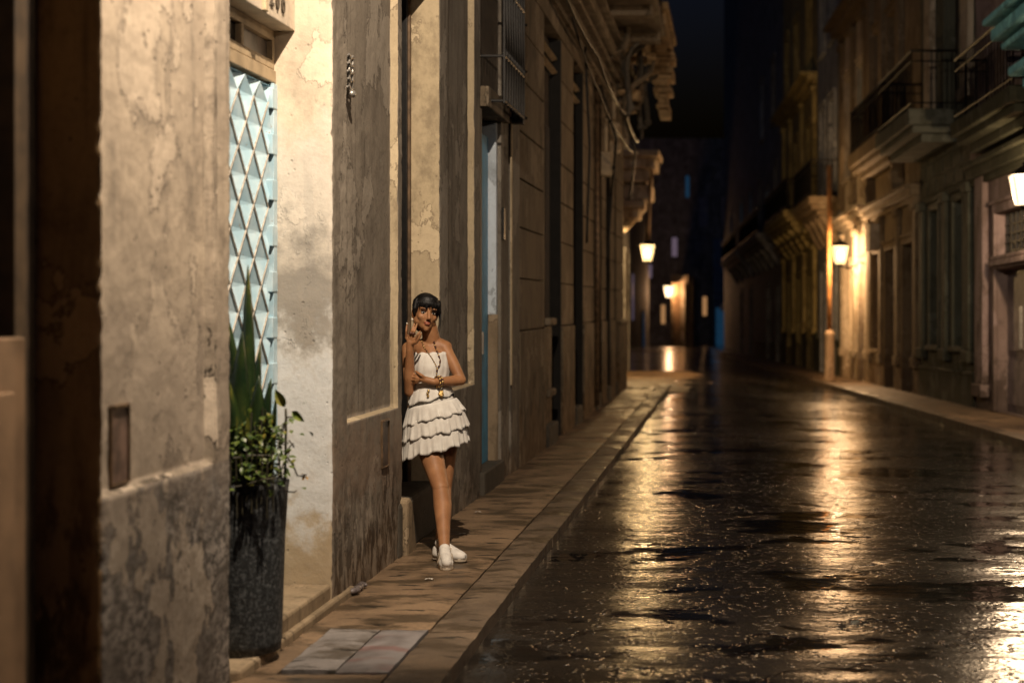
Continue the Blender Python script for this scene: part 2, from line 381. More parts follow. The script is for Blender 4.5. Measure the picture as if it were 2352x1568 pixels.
# ------------------------------------------------------------------ left house with the gate
XF = -1.96
def pier(name, parent, y0, y1, d0, d1, mats, panel=None, ztop=5.2, seed=0, chip=.012, step=.022, low=0.):
    """plaster pier: near reveal, street face with a sunk panel, far reveal. mats = [face, near reveal, trim]"""
    zs = []; z = 0.02
    while z < 3.1: zs.append(z); z += step
    while z < ztop: zs.append(z); z += .25
    zs.append(ztop); e = .010
    ylist = [y0+(y1-y0)*i/max(2, int((y1-y0)/step)) for i in range(max(2, int((y1-y0)/step))+1)]
    if panel:
        pa, pb, pz, rec = panel
        zs = sorted([q for q in zs if min(abs(q-pz), abs(q-pz-e)) > .004]+[pz, pz+e])
        ylist = [q for q in ylist if min(abs(q-pa), abs(q-pb), abs(q-pb+e), abs(q-pa-e)) > .005 or q in (y0, y1)]+[pb, pb-e]
        if pa > y0+.01: ylist += [pa, pa+e]
        ylist = sorted(ylist)
    def disp(x, yy, z):
        p = Vector((x, yy, z)); r = .0035*noise.noise(p*9+Vector((seed, 0, 0)))+.0025*noise.noise(p*31)
        lowk = max(0, 1-(z-low)/.55) if z < low+.55 else 0
        er = (.022*max(0, noise.noise(Vector((yy*7, z*3, seed)))+.15)*lowk)+.012*max(0, noise.noise(Vector((yy*19, z*8, seed+3))))*lowk
        return r-er
    def corner(yy, z, ye, sgn):
        q = exp(-((yy-ye)*sgn)/.014)
        c = max(0, noise.noise(Vector((z*5, seed, ye)))*.5+.6*noise.noise(Vector((z*26, seed, 2)))+.5*noise.noise(Vector((z*60, seed, 7)))-.18)*1.3
        return q*(chip*.35+chip*2.0*c)
    m = MB(); Z = zs; n0 = max(2, int(d0/step))
    near = []
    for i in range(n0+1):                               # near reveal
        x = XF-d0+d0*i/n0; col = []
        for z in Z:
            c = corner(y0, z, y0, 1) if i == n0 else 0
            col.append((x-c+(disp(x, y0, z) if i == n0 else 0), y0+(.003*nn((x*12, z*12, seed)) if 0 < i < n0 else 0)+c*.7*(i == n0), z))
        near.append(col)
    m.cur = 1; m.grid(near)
    rows = []
    for yy in ylist:
        col = []
        for z in Z:
            rc = 0
            if panel:
                inside = (yy >= (pa+e if pa > y0+.01 else pa)-1e-6) and yy <= pb-e+1e-6 and z >= pz+e-1e-6
                rc = rec if inside else 0
                if not inside and ((yy <= pb+1e-6) and z >= pz-1e-6): rc += .006*max(0, nn((yy*22, z*22, seed)))
            c = corner(yy, z, y0, 1)+corner(yy, z, y1, -1)
            col.append((XF-rc-c+disp(XF, yy, z), yy+(.7*c if yy == y0 else 0)-(.7*c if yy == y1 else 0), z))
        rows.append(col)
    m.cur = 0; I = m.grid(rows)
    if panel:                                           # the edge faces of the panel take the trim paint
        for fi, f in enumerate(m.f):
            if m.mi[fi] == 0:
                c = [m.v[i] for i in f]
                if max(q.x for q in c)-min(q.x for q in c) > rec*.6 or (seed == 1 and pb-.012 < sum(q.y for q in c)/4 < pb+.04 and c[0].z > pz): m.mi[fi] = 2
    far = []; n1 = max(2, int(d1/.06))
    for i in range(n1+1):
        x = XF-d1*i/n1
        far.append([((x-corner(y1, z, y1, 1)+disp(XF, y1, z)) if i == 0 else x, y1-.7*corner(y1, z, y1, 1)*(i == 0), z) for z in Z])
    m.cur = 1; m.grid(far)
    return m.build(name, mats, parent, True, merge=.0008)

H1 = thing('townhouse', 'cream plaster house nearest on the left with a pale blue gate under number 206', 'house', (-2.4, 7, .1))
p1 = pier('pier', H1, 4.416, 5.544, .26, .36, [M['pier1'], M['dark_reveal'], M['chip_trim']], (4.416, 5.358, 1.0, .03), seed=1, chip=.010, step=.016)
p1['label'] = "pitted cream pier with a dirty grey lower half"
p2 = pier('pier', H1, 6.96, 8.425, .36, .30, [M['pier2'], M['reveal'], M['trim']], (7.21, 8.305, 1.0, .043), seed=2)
p2['label'] = "grey beige pier with a bright cream inner side"
p3 = pier('pier', H1, 9.49, 11.03, .30, .13, [M['pier3'], M['trim'], M['trim']], (9.78, 10.74, 1.0, .046), seed=3)
p3['label'] = "dark grey pier behind the standing person"
pier('pier', H1, 1.6, 3.3, .3, .26, [M['pier2'], M['dark_reveal'], M['trim']], None, seed=4, step=.06)
m = MB(); m.box(-7, -2.52, 1.6, 11.03, 0, 9)
m.box(-2.52, -1.98, 1.6, 11.03, 5.21, 9)
for a, b in ((3.3, 4.416), (5.544, 6.96), (8.425, 9.49)): m.box(-2.5, -1.965, a+.002, b-.002, 3.75, 5.205)
m.build('wall', M['pier2'], H1)
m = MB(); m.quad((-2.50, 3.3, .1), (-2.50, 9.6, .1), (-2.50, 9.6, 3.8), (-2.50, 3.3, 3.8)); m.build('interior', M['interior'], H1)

# sunk meter slots
def slot(y0, y1, z0, z1, x, mat, nm='meter_niche'):
    m = MB(); t = .008
    m.box(x-.02, x+.004, y0+t, y1-t, z0+t, z1-t); o = m.build(nm, mat, H1, bevel=.002)
    f = MB()
    f.box(x-.01, x+.010, y0-.002, y0+t, z0, z1); f.box(x-.01, x+.010, y1-t, y1+.002, z0, z1)
    f.box(x-.01, x+.014, y0+t, y1-t, z1-t, z1+.004); f.box(x-.01, x+.010, y0+t, y1-t, z0-.002, z0+t)
    f.build('frame', M['rust'], o, bevel=.002)
slot(4.525, 4.665, 1.02, 1.275, XF-.028, plain("rusty_brown_meter_door", (.15,.095,.07), .6, .5, 18))
slot(7.90, 8.06, .69, .955, XF+.002, plain("dark_rusty_meter_door", (.07,.045,.03), .6, .5, 18))

# gate: folded sheet of sunk diamond cells in a frame
XG = -2.243
G = MB(); E = MB(); cw, ch, dep = .208, .252, .030
ya, yb, za, zb = 5.56, 6.90, .26, 2.66
def gz(yc, zc, hw, hh):
    T_, B_, L_, R_ = (yc, zc+hh), (yc, zc-hh), (yc-hw, zc), (yc+hw, zc)
    c1, c2 = (yc+.004, zc+.012), (yc+.004, zc-.012)      # a short floor line at the bottom of the cell
    def p(q, x): return (x, min(max(q[0], ya), yb), min(max(q[1], za), zb))
    top, bot, lf, rt = p(T_, XG), p(B_, XG), p(L_, XG), p(R_, XG); a, b = p(c1, XG-dep), p(c2, XG-dep)
    G.poly([top, rt, a]); G.poly([rt, b, a]); G.poly([rt, bot, b]); G.poly([bot, lf, b]); G.poly([lf, a, b]); G.poly([lf, top, a])
    for s, e in ((T_, R_), (R_, B_)):
        if ya <= s[0] <= yb and ya <= e[0] <= yb and za <= min(s[1], e[1]) and max(s[1], e[1]) <= zb:
            E.tube([p(s, XG+.003), p(e, XG+.003)], .0045, 4)
    for s, e in ((T_, L_), (L_, B_)):
        if ya <= s[0] <= yb and ya <= e[0] <= yb and za <= min(s[1], e[1]) and max(s[1], e[1]) <= zb:
            E.tube([p(s, XG+.0025), p(e, XG+.0025)], .0035, 4)
yoff = 6.845
j = 0
while True:
    yc = yoff-j*cw/2
    if yc < 5.5: break
    i = 0
    while True:
        zc = 2.70-ch*i-(ch/2 if j % 2 else 0)
        if zc < .2: break
        gz(yc, zc, cw/2, ch/2); i += 1
    j += 1
gate = G.build('gate', M['gate'], H1)
E.build('lattice_edge', M['gate_edge'], gate)
fr = MB(); fr.box(XG-.02, XG+.012, 6.902, 6.956, .24, 2.675); fr.box(XG-.02, XG+.012, 5.56, 6.90, .235, .262)
fr.build('frame', M['gate'], gate, bevel=.003)
for i in range(11):                                   # little frame panels beside the cells
    q = MB(); q.box(XG-.03, XG+.016, 6.872, 6.950, .33+i*.222, .33+i*.222+.10); q.build('frame_panel', M['gate'], gate, bevel=.004)
m = MB(); m.box(XG-.05, XG+.006, 5.55, 6.955, 2.68, 2.742); m.box(XG-.05, XG-.002, 5.55, 6.955, 2.746, 2.79)
tr = m.build('transom', M['tanwood'], H1, bevel=.004)
m = MB(); m.box(XG-.05, XG, 5.55, 6.955, 2.885, 2.935)
for yy in (5.95, 6.32, 6.50, 6.955-.02): m.box(XG-.05, XG+.001, yy-.018, yy+.014, 2.79, 2.885)
m.build('mullion', M['tanwood'], tr, bevel=.003)
m = MB(); m.box(XG-.04, XG-.028, 6.52, 6.93, 2.79, 2.885); m.build('pane', M['dustglass'], tr)
m = MB(); m.box(XG-.04, XG-.028, 6.336, 6.48, 2.79, 2.885); m.build('pane', M['glass'], tr)
m = MB(); m.box(XG-.04, XG-.028, 5.56, 6.30, 2.79, 2.885); m.build('pane', M['glass'], tr)
m = MB(); m.box(-2.5, -2.145, 5.546, 6.957, 2.937, 3.72); fas = m.build('fascia', M['reveal'], H1, bevel=.004)
m = MB(); m.box(-2.147, -2.128, 6.470, 6.515, 2.940, 3.4); m.build('batten', M['trim'], fas, bevel=.004)
for i, chx in enumerate("206"):
    c = bpy.data.curves.new("house_number", 'FONT'); c.body = chx; c.size = .165; c.extrude = .004; c.offset = .0
    tmp = bpy.data.objects.new("tmp", c); COL.objects.link(tmp); dg0 = bpy.context.evaluated_depsgraph_get()
    me = bpy.data.meshes.new_from_object(tmp.evaluated_get(dg0)); bpy.data.objects.remove(tmp); me.name = 'house_number'
    o = bpy.data.objects.new("house_number", me); COL.objects.link(o); o.data.materials.clear()
    o.data.materials.append(plain("dark_number_paint", (.06,.045,.03), .5)); o.rotation_euler = (pi/2, 0, pi/2)
    o.scale = (.62, 1, 1)
    o.location = (-2.139, 6.565+i*.082, 2.985); o.parent = fas
# ornate iron number plate on the second pier
m = MB(); yc, zc = 7.292, 2.79
m.box(XF-.04, XF-.030, yc-.072, yc+.072, zc-.10, zc+.10); pl = m.build('vent_plate', M['iron'], H1)
m = MB()
for i in range(5):
    z0 = zc-.085+i*.040; m.tube([(XF-.012, yc-.06, z0), (XF-.004, yc-.02, z0+.014), (XF-.012, yc+.02, z0), (XF-.006, yc+.06, z0+.012)], .0065, 6)
for dy in (-.066, 0, .066): m.tube([(XF-.012, yc+dy, zc-.098), (XF-.012, yc+dy, zc+.098)], .006, 6)
m.ell((XF-.004, yc+.03, zc-.105), (.02, .03, .02)); m.build('scroll', M['chrome'], pl, True)

# doorsteps
m = MB(); m.box(-2.5, -1.968, 6.17, 6.958, .0, .236); m.box(-2.5, -1.94, 5.60, 7.3, .0, .163); m.build('doorstep', M['stone_step'], H1, bevel=.014)
m = MB(); m.box(-2.5, -1.945, 8.30, 8.66, .1, .44); m.box(-2.5, -1.97, 8.66, 9.49, .1, .43)
m.build('doorstep', M['stone_dark'], H1, bevel=.03)
m = MB(); m.box(-2.5, -2.0, 3.3, 4.41, .0, .20); m.build('doorstep', M['stone_dark'], H1, bevel=.02)
# stone block at the foot of the second pier
m = MB()
prof = [(8.36, .1), (8.36, .46), (8.44, .47), (8.50, .44), (8.62, .1)]
a = [m.add((-2.1, y_, z_)) for y_, z_ in prof]; b = [m.add((-1.915, y_, z_-.01)) for y_, z_ in prof]
m.face(a[::-1]); m.face(b)
for i in range(5): m.face((a[i], a[(i+1) % 5], b[(i+1) % 5], b[i]))
m.build('corner_stone', M['stone_step'], H1, bevel=.02)
# person's doorway: dark door leaf with a brown edge
m = MB(); m.box(-2.33, -2.29, 8.43, 9.40, .43, 3.7); d = m.build('door', M['darkwood'], H1)
m = MB(); m.box(-2.31, -2.166, 9.43, 9.487, .43, 3.7); m.build('door_frame', M['iron'], H1, bevel=.004)
m = MB(); m.box(-2.1655, -2.150, 9.45, 9.487, .43, 3.7); m.build('door_stop', M['rust'], H1)
# nearest doorway: post, dark opening, half door
m = MB(); m.box(-2.22, -2.165, 4.345, 4.412, .2, 3.7); m.build('door_frame', M['darkwood'], H1, bevel=.005); m = MB(); m.box(-2.20, -2.145, 4.245, 4.315, .2, 3.7); m.build('door_frame', plain('dark_oiled_wood', (.055,.035,.018), .6, .4, 9), H1, bevel=.005)
m = MB(); m.box(-2.13, -2.085, 3.32, 4.19, .21, 1.505); m.box(-2.10, -2.07, 3.5, 4.10, .5, 1.35); m.build('half_door', plain("warm_brown_painted_wood", (.17,.105,.058), .55, .25, 5), H1, bevel=.006)

# ------------------------------------------------------------------ left house two (rendered blocks)
H2 = thing('townhouse', 'brown rendered house on the left with blue door, iron grille and tall dark openings', 'house', (-2.4, 18, .1))
Y = [11.04, 11.92, 12.94, 14.72, 16.2, 17.4, 18.56, 20.0, 21.1, 21.85, 22.6, 23.45, 23.7, 25.3]
courses = [1.36, 1.84, 2.31, 2.76, 3.20, 3.69, 4.15, 4.62]
m = MB()
for a, b in ((12.96, 14.72), (16.2, 17.4), (18.56, 20.0), (21.1, 21.85), (22.6, 23.45), (23.7, 25.3)):
    for z0, z1 in zip(courses, courses[1:]): m.box(-2.28, XF+.004*nn((a, z0, 1)), a, b, z0+.007, z1-.007)
    m.box(-2.28, XF+.02, a-.005, b+.005, .0, 1.353)
    m.box(-2.25, XF-.03, a+.01, b-.01, 1.353, 4.62)
m.build('wall', M['blocks'], H2, bevel=.008)
m = MB(); m.box(-2.28, XF-.002, 12.96, 25.3, 4.627, 6.9); m.box(-7, -2.6, 11.04, 25.3, 0, 9.5); m.box(-2.6, XF-.06, 11.04, 25.3, 6.905, 9.5); m.box(-2.6, XF-.004, 11.045, 12.955, 5.0, 6.9)
m.build('wall', M['blocks'], H2)
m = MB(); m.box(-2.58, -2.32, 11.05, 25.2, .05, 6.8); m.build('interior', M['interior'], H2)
# cornice: stepped mouldings running along the front
m = MB()
for z0, z1, o in ((4.86, 4.92, .05), (5.0, 5.10, .09), (5.16, 5.22, .15), (5.30, 5.44, .22), (5.50, 5.56, .30)):
    m.box(XF-.02, XF+o, 13.0, 25.3, z0, z1)
m.build('cornice', M['blocks'], H2, bevel=.01)
bal = MB(); bal.box(XF-.02, -1.06, 13.2, 22.0, 5.74, 5.92)
for k in range(5): bal.box(XF, -1.12+.0*k, 13.8+k*1.95, 14.1+k*1.95, 5.60, 5.735)
ba = bal.build('balcony', M['blocks'], H2, bevel=.012)
m = MB()
for yy in [13.3+.14*i for i in range(62)]: m.tube([(-1.12, yy, 5.93), (-1.12, yy, 6.8)], .009, 5)
m.tube([(-1.12, 13.2, 6.82), (-1.12, 22, 6.82)], .02, 6); m.build('railing', M['iron'], ba)
# bracketed balcony end further down: stepped ornament blocks and scroll consoles
m = MB(); rnd = random.Random(21)
for x0, x1, y0, y1, z0, z1 in ((-1.96,-1.04,22.6,25.9,6.30,6.42), (-1.96,-1.09,22.8,25.8,6.10,6.28)): m.box(x0, x1, y0, y1, z0, z1)
zz = 6.08
for k in range(11):                                   # crumbling stepped corbels under its outer edge
    h = rnd.uniform(.07, .15); xa = -1.50+.02*k+rnd.uniform(-.05, .05); xb = -1.05-.012*k+rnd.uniform(-.05, .04)
    m.box(xa, xb, 25.1+rnd.uniform(-.08, .08), 25.85, zz-h, zz-.012); zz -= h
for k in range(22):
    x0 = rnd.uniform(-1.92, -1.35); z0 = rnd.uniform(4.9, 6.0); y0 = rnd.uniform(22.8, 25.3); m.box(x0, x0+rnd.uniform(.06, .22), y0, y0+.3, z0, z0+rnd.uniform(.04, .16))
cb = m.build('balcony', M['cream_r'] if 'cream_r' in M else plaster("crumbling_cream_stone", (.48,.33,.17), (.16,.10,.05), seed=33, spots=1), H2, bevel=.02)
rnd = random.Random(8)
for k in range(9):                                    # twisted ironwork and scrolls below the balcony
    m = MB(); y0 = 21.2+.45*k; x0 = rnd.uniform(-1.9, -1.6); z0 = rnd.uniform(4.2, 5.2); pts = []
    for q in range(9):
        a = q/8; pts.append((x0+.35*a+.12*sin(a*5+k), y0+rnd.uniform(-.05, .05), z0+1.2*a+.10*cos(a*7+k)))
    m.tube(pts, [.02+.03*sin(pi*q/8) for q in range(9)], 7); m.ell(pts[2], (.07, .04, .07), None, 8, 6)
    m.build('scroll_bracket', M['stone_dark'] if k % 3 else M['blocks'], cb, True)

# doorway with the blue door
m = MB(); m.box(-2.30, -1.99, 11.92, 11.99, .30, 3.13); m.build('door_jamb', [M['blueish']], H2, bevel=.004)
m = MB(); m.box(-2.30, -1.975, 11.905, 11.925, .30, 1.52); m.build('jamb_patch', M['tanlow'], H2)
m = MB(); m.box(-2.085, -2.055, 11.15, 11.90, .30, 3.0); bd = m.build('door', M['bluedoor'], H2, bevel=.004)
m = MB(); m.box(-2.05, -2.035, 11.55, 11.58, 1.2, 1.38); m.build('handle', M['chrome'], bd)
m = MB(); m.box(-2.12, -1.97, 11.05, 11.13, .30, 3.13); m.build('door_frame', M['darkwood'], H2)
m = MB(); m.box(-2.2, -1.93, 11.04, 11.99, .1, .30); m.build('doorstep', M['stone_dark'], H2, bevel=.015)
m = MB(); m.box(-2.3, -1.90, 11.04, 12.1, 3.14, 3.30); m.build('lintel', M['blocks'], H2, bevel=.01)
m = MB(); m.box(-2.3, XF, 11.99, 12.40, .1, 5.0); m.box(-2.3, XF-.045, 12.40, 12.46, .1, 5.0); m.box(-2.3, XF+.012, 12.46, 12.955, .1, 5.0); m.box(-2.3, XF-.03, 11.04, 11.99, 4.7, 5.0)
m.build('door_surround', M['pier3'], H2, bevel=.006)
m = MB(); m.box(XF+.012, XF+.024, 12.40, 12.47, .9, 5.0); m.build('trim', M['trim'], H2, bevel=.004)
m = MB(); m.box(XF+.0, XF+.02, 12.02, 12.10, 2.15, 2.42); m.build('letter_box', M['iron'], H2, bevel=.003)
# projecting iron window grille above the door
m = MB(); m.box(-2.1, -1.985, 11.06, 11.985, 3.31, 4.69); m.build('dark_backing', M['darkwood'], H2)  # added dark board, stands in for shade behind the grille
g = MB(); gx = -1.80
for yy in [11.15+.13*i for i in range(9)]: g.tube([(gx, yy, 3.18), (gx, yy, 5.2)], .013, 5)
for zz in (3.2, 3.55, 4.1, 4.65, 5.1): g.tube([(gx, 11.15, zz), (gx, 12.2, zz)], .013, 5); g.tube([(gx, 11.15, zz), (-2.2, 11.15, zz)], .012, 5); g.tube([(gx, 12.2, zz), (-1.96, 12.2, zz)], .012, 5)
for i in range(8):
    for zz in (3.2, 4.1, 4.65): g.tube([(gx+.004, 11.15+.13*i, zz), (gx+.004, 11.28+.13*i, zz+.38)], .009, 5)
    g.tube([(gx+.004, 11.28+.13*i, 3.6), (gx+.004, 11.15+.13*i, 3.95)], .009, 5)
for k in range(5): g.tube([(-1.96, 12.2, 3.3+.4*k), (-1.78, 12.25, 3.2+.4*k)], .012, 5)
g.box(-1.90, -1.80, 12.16, 12.26, 3.15, 5.2)
gr = g.build('window_grille', M['iron'], H2)
# dark doors and louvred tops in the tall openings
for a, b in ((14.72, 16.2), (17.4, 18.56), (20.0, 21.1), (21.85, 22.6), (23.45, 23.7)):
    m = MB(); m.box(-2.14, -2.10, a, b, .14, 4.6); n_ = int((b-a)/.14)
    for i in range(n_): m.box(-2.10, -2.088, a+(i+.15)*(b-a)/n_, a+(i+.75)*(b-a)/n_, .3, 3.6)
    dd = m.build('door', M['darkwood'], H2, bevel=.003)
    m = MB()
    for k in range(2):
        m = MB(); z0 = 4.22+.15*k
        m.poly([(-2.06, a+.06, z0), (-2.06, b-.06, z0), (-2.0, b-.06, z0+.02), (-2.0, a+.06, z0+.02)])
        m.poly([(-2.06, a+.06, z0-.012), (-2.0, a+.06, z0+.008), (-2.0, b-.06, z0+.008), (-2.06, b-.06, z0-.012)])
        m.build('louvre', M['tanwood'], dd)
    m = MB(); m.box(-2.3, XF-.006, b-.03, b-.001, .12, 4.6); m.build('door_frame', M['interior'], H2)  # near-black sheet over the far reveal, shade put into its colour
    m = MB(); m.box(-2.1, XF+.05, a+.01, a+.55*(b-a), .1, .34); m.build('doorstep', M['stone_dark'], H2, bevel=.02)
m = MB(); m.box(-2.1, XF+.03, 15.0, 15.55, 1.38, 1.46); m.box(-2.1, XF+.03, 15.0, 15.5, .62, .70); m.box(-2.1, XF-.02, 15.02, 15.5, .1, 1.37); m.build('window_sill', M['blocks'], H2, bevel=.02)
m = MB(); m.box(-2.2, XF+.06, 23.75, 25.35, .1, 1.25); m.box(-2.2, XF+.09, 23.72, 25.38, 1.25, 1.33); m.build('plinth', M['blocks'], H2, bevel=.02)
m = MB()
for yy in (19.9,): m.tube([(XF+.05, yy, .2), (XF+.05, yy, 4.8)], .035, 8)
m.build('downpipe', M['rust'], H2, True)
# sagging service cables on the fronts
def cable(pts, r, lab, grp=None, mt=None):
    m = MB(); out = []
    for a, b in zip(pts, pts[1:]):
        a = Vector(a); b = Vector(b); L = (b-a).length
        for k in range(8):
            t = k/8; p = a.lerp(b, t); p.z -= .05*L*4*t*(1-t)*.5; out.append(p)
    out.append(Vector(pts[-1])); m.tube(out, r, 6)
    return tag(m.build('cable', mt or M['iron'], None, True), lab, 'cable', grp)
cable([(-1.75, 13.1, 5.0), (-1.72, 18, 4.75), (-1.70, 22.5, 4.6), (-1.7, 25.3, 4.5)], .022, 'thick black cable sagging along the brown house under its cornice')
cable([(-1.86, 16.4, 4.9), (-1.8, 19.0, 4.45), (-1.74, 22, 4.2), (-1.7, 25.2, 4.3)], .016, 'thin black cable slung below the thick one on the brown house')
cable([(-1.9, 18.2, 4.9), (-1.85, 18.3, 3.6), (-1.9, 18.4, 2.4)], .016, 'black cable dropping beside the second tall dark opening')
cable([(-1.88, 20.1, 4.7), (-1.70, 20.6, 4.0), (-1.82, 21.2, 3.3), (-1.9, 21.3, 2.2)], .02, 'black cable bulging out as it drops beside the third tall opening')
cable([(-1.72, 22.3, 4.6), (-1.6, 23.2, 4.1), (-1.75, 24.0, 3.4)], .018, 'black cable looping down near the corner of the brown house')
for k, (yy, zz, h) in enumerate(((20.9, 3.5, .35), (22.3, 4.0, .45))):
    m = MB(); m.box(XF, XF+.16, yy, yy+.28, zz, zz+h); m.box(XF+.16, XF+.18, yy+.02, yy+.26, zz+.02, zz+h-.02); m.box(XF+.05, XF+.10, yy+.1, yy+.16, zz+h, zz+h+.5)
    tag(m.build('junction_box', M['tanwood'], None, bevel=.01), ['small tan junction box low on the brown house front', 'larger tan junction box under the balcony brackets'][k], 'junction box')

# ------------------------------------------------------------------ right side (street frame: s along, o out from the house fronts, z above the local road)
def T(s, o, z): return (xwall(s)-o, s, -.01745*(s-15.8)+z)
def SR(x, o=0.): return (5.2806-o)/((x-CX)/F+.0667)      # s of the front plane shown at photo column x
ZS = .11
def house(label, s0, s1, h, mat, openings, grp=None, base=None, base_h=.75, depth=6):
    root = thing('townhouse', label, 'house', T((s0+s1)/2, -1, 0), grp)
    ss = sorted({s0, s1, *[q for o in openings for q in o[:2]]}); zz = sorted({-.3, h, *[q for o in openings for q in o[2:4]]})
    m = MB(T)
    for a, b in zip(ss, ss[1:]):
        for c, d in zip(zz, zz[1:]):
            sm, zm = (a+b)/2, (c+d)/2
            if any(o[0] < sm < o[1] and o[2] < zm < o[3] for o in openings): continue
            m.quad((a, 0, c), (b, 0, c), (b, 0, d), (a, 0, d))
    dp = .28
    for a, b, c, d, *_ in openings:
        m.quad((a, 0, c), (a, -dp, c), (a, -dp, d), (a, 0, d)); m.quad((b, 0, c), (b, 0, d), (b, -dp, d), (b, -dp, c))
        m.quad((a, 0, d), (b, 0, d), (b, -dp, d), (a, -dp, d)); m.quad((a, 0, c), (a, -dp, c), (b, -dp, c), (b, 0, c))
    m.quad((s0, 0, -.3), (s0, 0, h), (s0, -depth, h), (s0, -depth, -.3)); m.quad((s1, 0, -.3), (s1, -depth, -.3), (s1, -depth, h), (s1, 0, h))
    m.quad((s0, -depth, -.3), (s1, -depth, -.3), (s1, -depth, h), (s0, -depth, h)); m.quad((s0, 0, h), (s1, 0, h), (s1, -depth, h), (s0, -depth, h))
    m.build('wall', mat, root, normals=False)
    for a, b, c, d, kind, mt in openings:
        m = MB(T)
        m.box(a, b, -.22, -.16, c, d) if kind != 'window' else m.box(a, b, -.24, -.21, c, d)
        if kind == 'door':
            md = (a+b)/2
            for u0, u1 in ((a+.08, md-.05), (md+.05, b-.08)):
                for v0, v1 in ((c+.12, c+.75), (c+.9, d-.12)):
                    if v1 > v0: m.box(u0, u1, -.16, -.135, v0, v1)
        ob = m.build(kind, mt, root)
        if kind == 'window':
            m = MB(T); md = (a+b)/2
            m.box(md-.03, md+.03, -.21, -.15, c, d); m.box(a, b, -.205, -.16, (c+d)/2-.02, (c+d)/2+.02)
            m.box(a, a+.05, -.21, -.14, c, d); m.box(b-.05, b, -.21, -.14, c, d); m.build('frame', M['darkwood'], ob)
        m = MB(T)
        m.box(a-.14, a-.005, 0, .05, c, d+.14); m.box(b+.005, b+.14, 0, .05, c, d+.14); m.box(a-.005, b+.005, 0, .05, d+.005, d+.14)
        m.box(a-.18, b+.18, 0, .09, d+.142, d+.20)
        if c > .5: m.box(a-.16, b+.16, 0, .10, c-.09, c-.005)
        m.build('surround', mat, root, bevel=.012)
    if base:
        cs = sorted([s0]+[q for o in openings if o[2] < .5 for q in (o[0]-.15, o[1]+.15)]+[s1])
        for a, b in zip(cs[::2], cs[1::2]):
            if b-a > .1: m = MB(T); m.box(a, b, -.01, .045, -.3, base_h); m.box(a, b, -.01, .07, base_h+.003, base_h+.06); m.build('plinth', base, root, bevel=.01)
    return root
def band(root, s0, s1, z0, steps, mat, nm='cornice'):
    m = MB(T); z = z0
    for h, o in steps: m.box(s0, s1, -.05, o, z, z+h-.004); z += h
    return m.build(nm, mat, root, bevel=.012)
def pilasters(root, lst, z0, z1, mat, wdt=.36, o=.10):
    for s in lst:
        m = MB(T); m.box(s-wdt/2, s+wdt/2, -.02, o, z0, z1); m.box(s-wdt/2-.06, s+wdt/2+.06, -.02, o+.05, z1+.003, z1+.16); m.box(s-wdt/2-.06, s+wdt/2+.06, -.02, o+.04, z0-.2, z0-.003)
        m.build('pilaster', mat, root, bevel=.015)
def balcony(root, s0, s1, z, depth, mat, rail='iron', brackets=3, thick=.22, hgt=.95):
    m = MB(T); m.box(s0, s1, -.02, depth, z-thick, z); m.box(s0+.08, s1-.08, -.02, depth-.08, z-thick-.12, z-thick-.003); m.box(s0+.2, s1-.2, -.02, depth-.25, z-thick-.26, z-thick-.123)
    b = m.build('balcony', mat, root, bevel=.02)
    for k in range(brackets):
        m = MB(T); s = s0+.35+(s1-s0-.7)*k/max(1, brackets-1)
        prof = [(-.02, z-thick-.27), (depth-.3, z-thick-.27), (depth-.35, z-thick-.38), (depth*.45, z-thick-.48), (.22, z-thick-.8), (.1, z-thick-.98), (-.02, z-thick-1.02)]
        A = [m.add((s-.11, p, q)) for p, q in prof]; B = [m.add((s+.11, p, q)) for p, q in prof]
        m.face(A); m.face(B[::-1])
        for i in range(7): m.face((A[i], B[i], B[(i+1) % 7], A[(i+1) % 7]))
        m.build('bracket', mat, b, bevel=.02)
    m = MB(T); dz = depth-.06
    if rail == 'iron':
        n_ = int((s1-s0)/.16)
        for i in range(n_+1): s = s0+.05+(s1-s0-.1)*i/n_; m.tube([(s, dz, z), (s, dz, z+hgt)], .011, 5)
        k_ = int(depth/.15)
        for sx in (s0+.05, s1-.05):
            for i in range(k_): m.tube([(sx, dz*i/k_, z), (sx, dz*i/k_, z+hgt)], .011, 5)
        for zz, r in ((hgt, .022), (hgt-.17, .012), (.10, .014)):
            m.tube([(s0+.05, 0, z+zz), (s0+.05, dz, z+zz)], r, 6); m.tube([(s0+.05, dz, z+zz), (s1-.05, dz, z+zz)], r, 6); m.tube([(s1-.05, dz, z+zz), (s1-.05, 0, z+zz)], r, 6)
        m.build('railing', M['iron'], b)
    else:
        n_ = int((s1-s0)/.30)
        m.box(s0, s1, dz-.12, dz+.06, z+hgt-.14, z+hgt); m.box(s0, s1, dz-.1, dz+.04, z+.003, z+.12)
        for i in range(n_):
            c = Vector(T(s0+.2+i*.30, dz-.03, z+.12)); q = MB()
            m2 = [(.05, 0), (.035, .08), (.08, .28), (.04, .52), (.06, .66), (.05, hgt-.27)]
            save = m.T; m.T = None; m.lathe(c, m2, 8); m.T = save
        m.build('balustrade', mat, b)
    return b

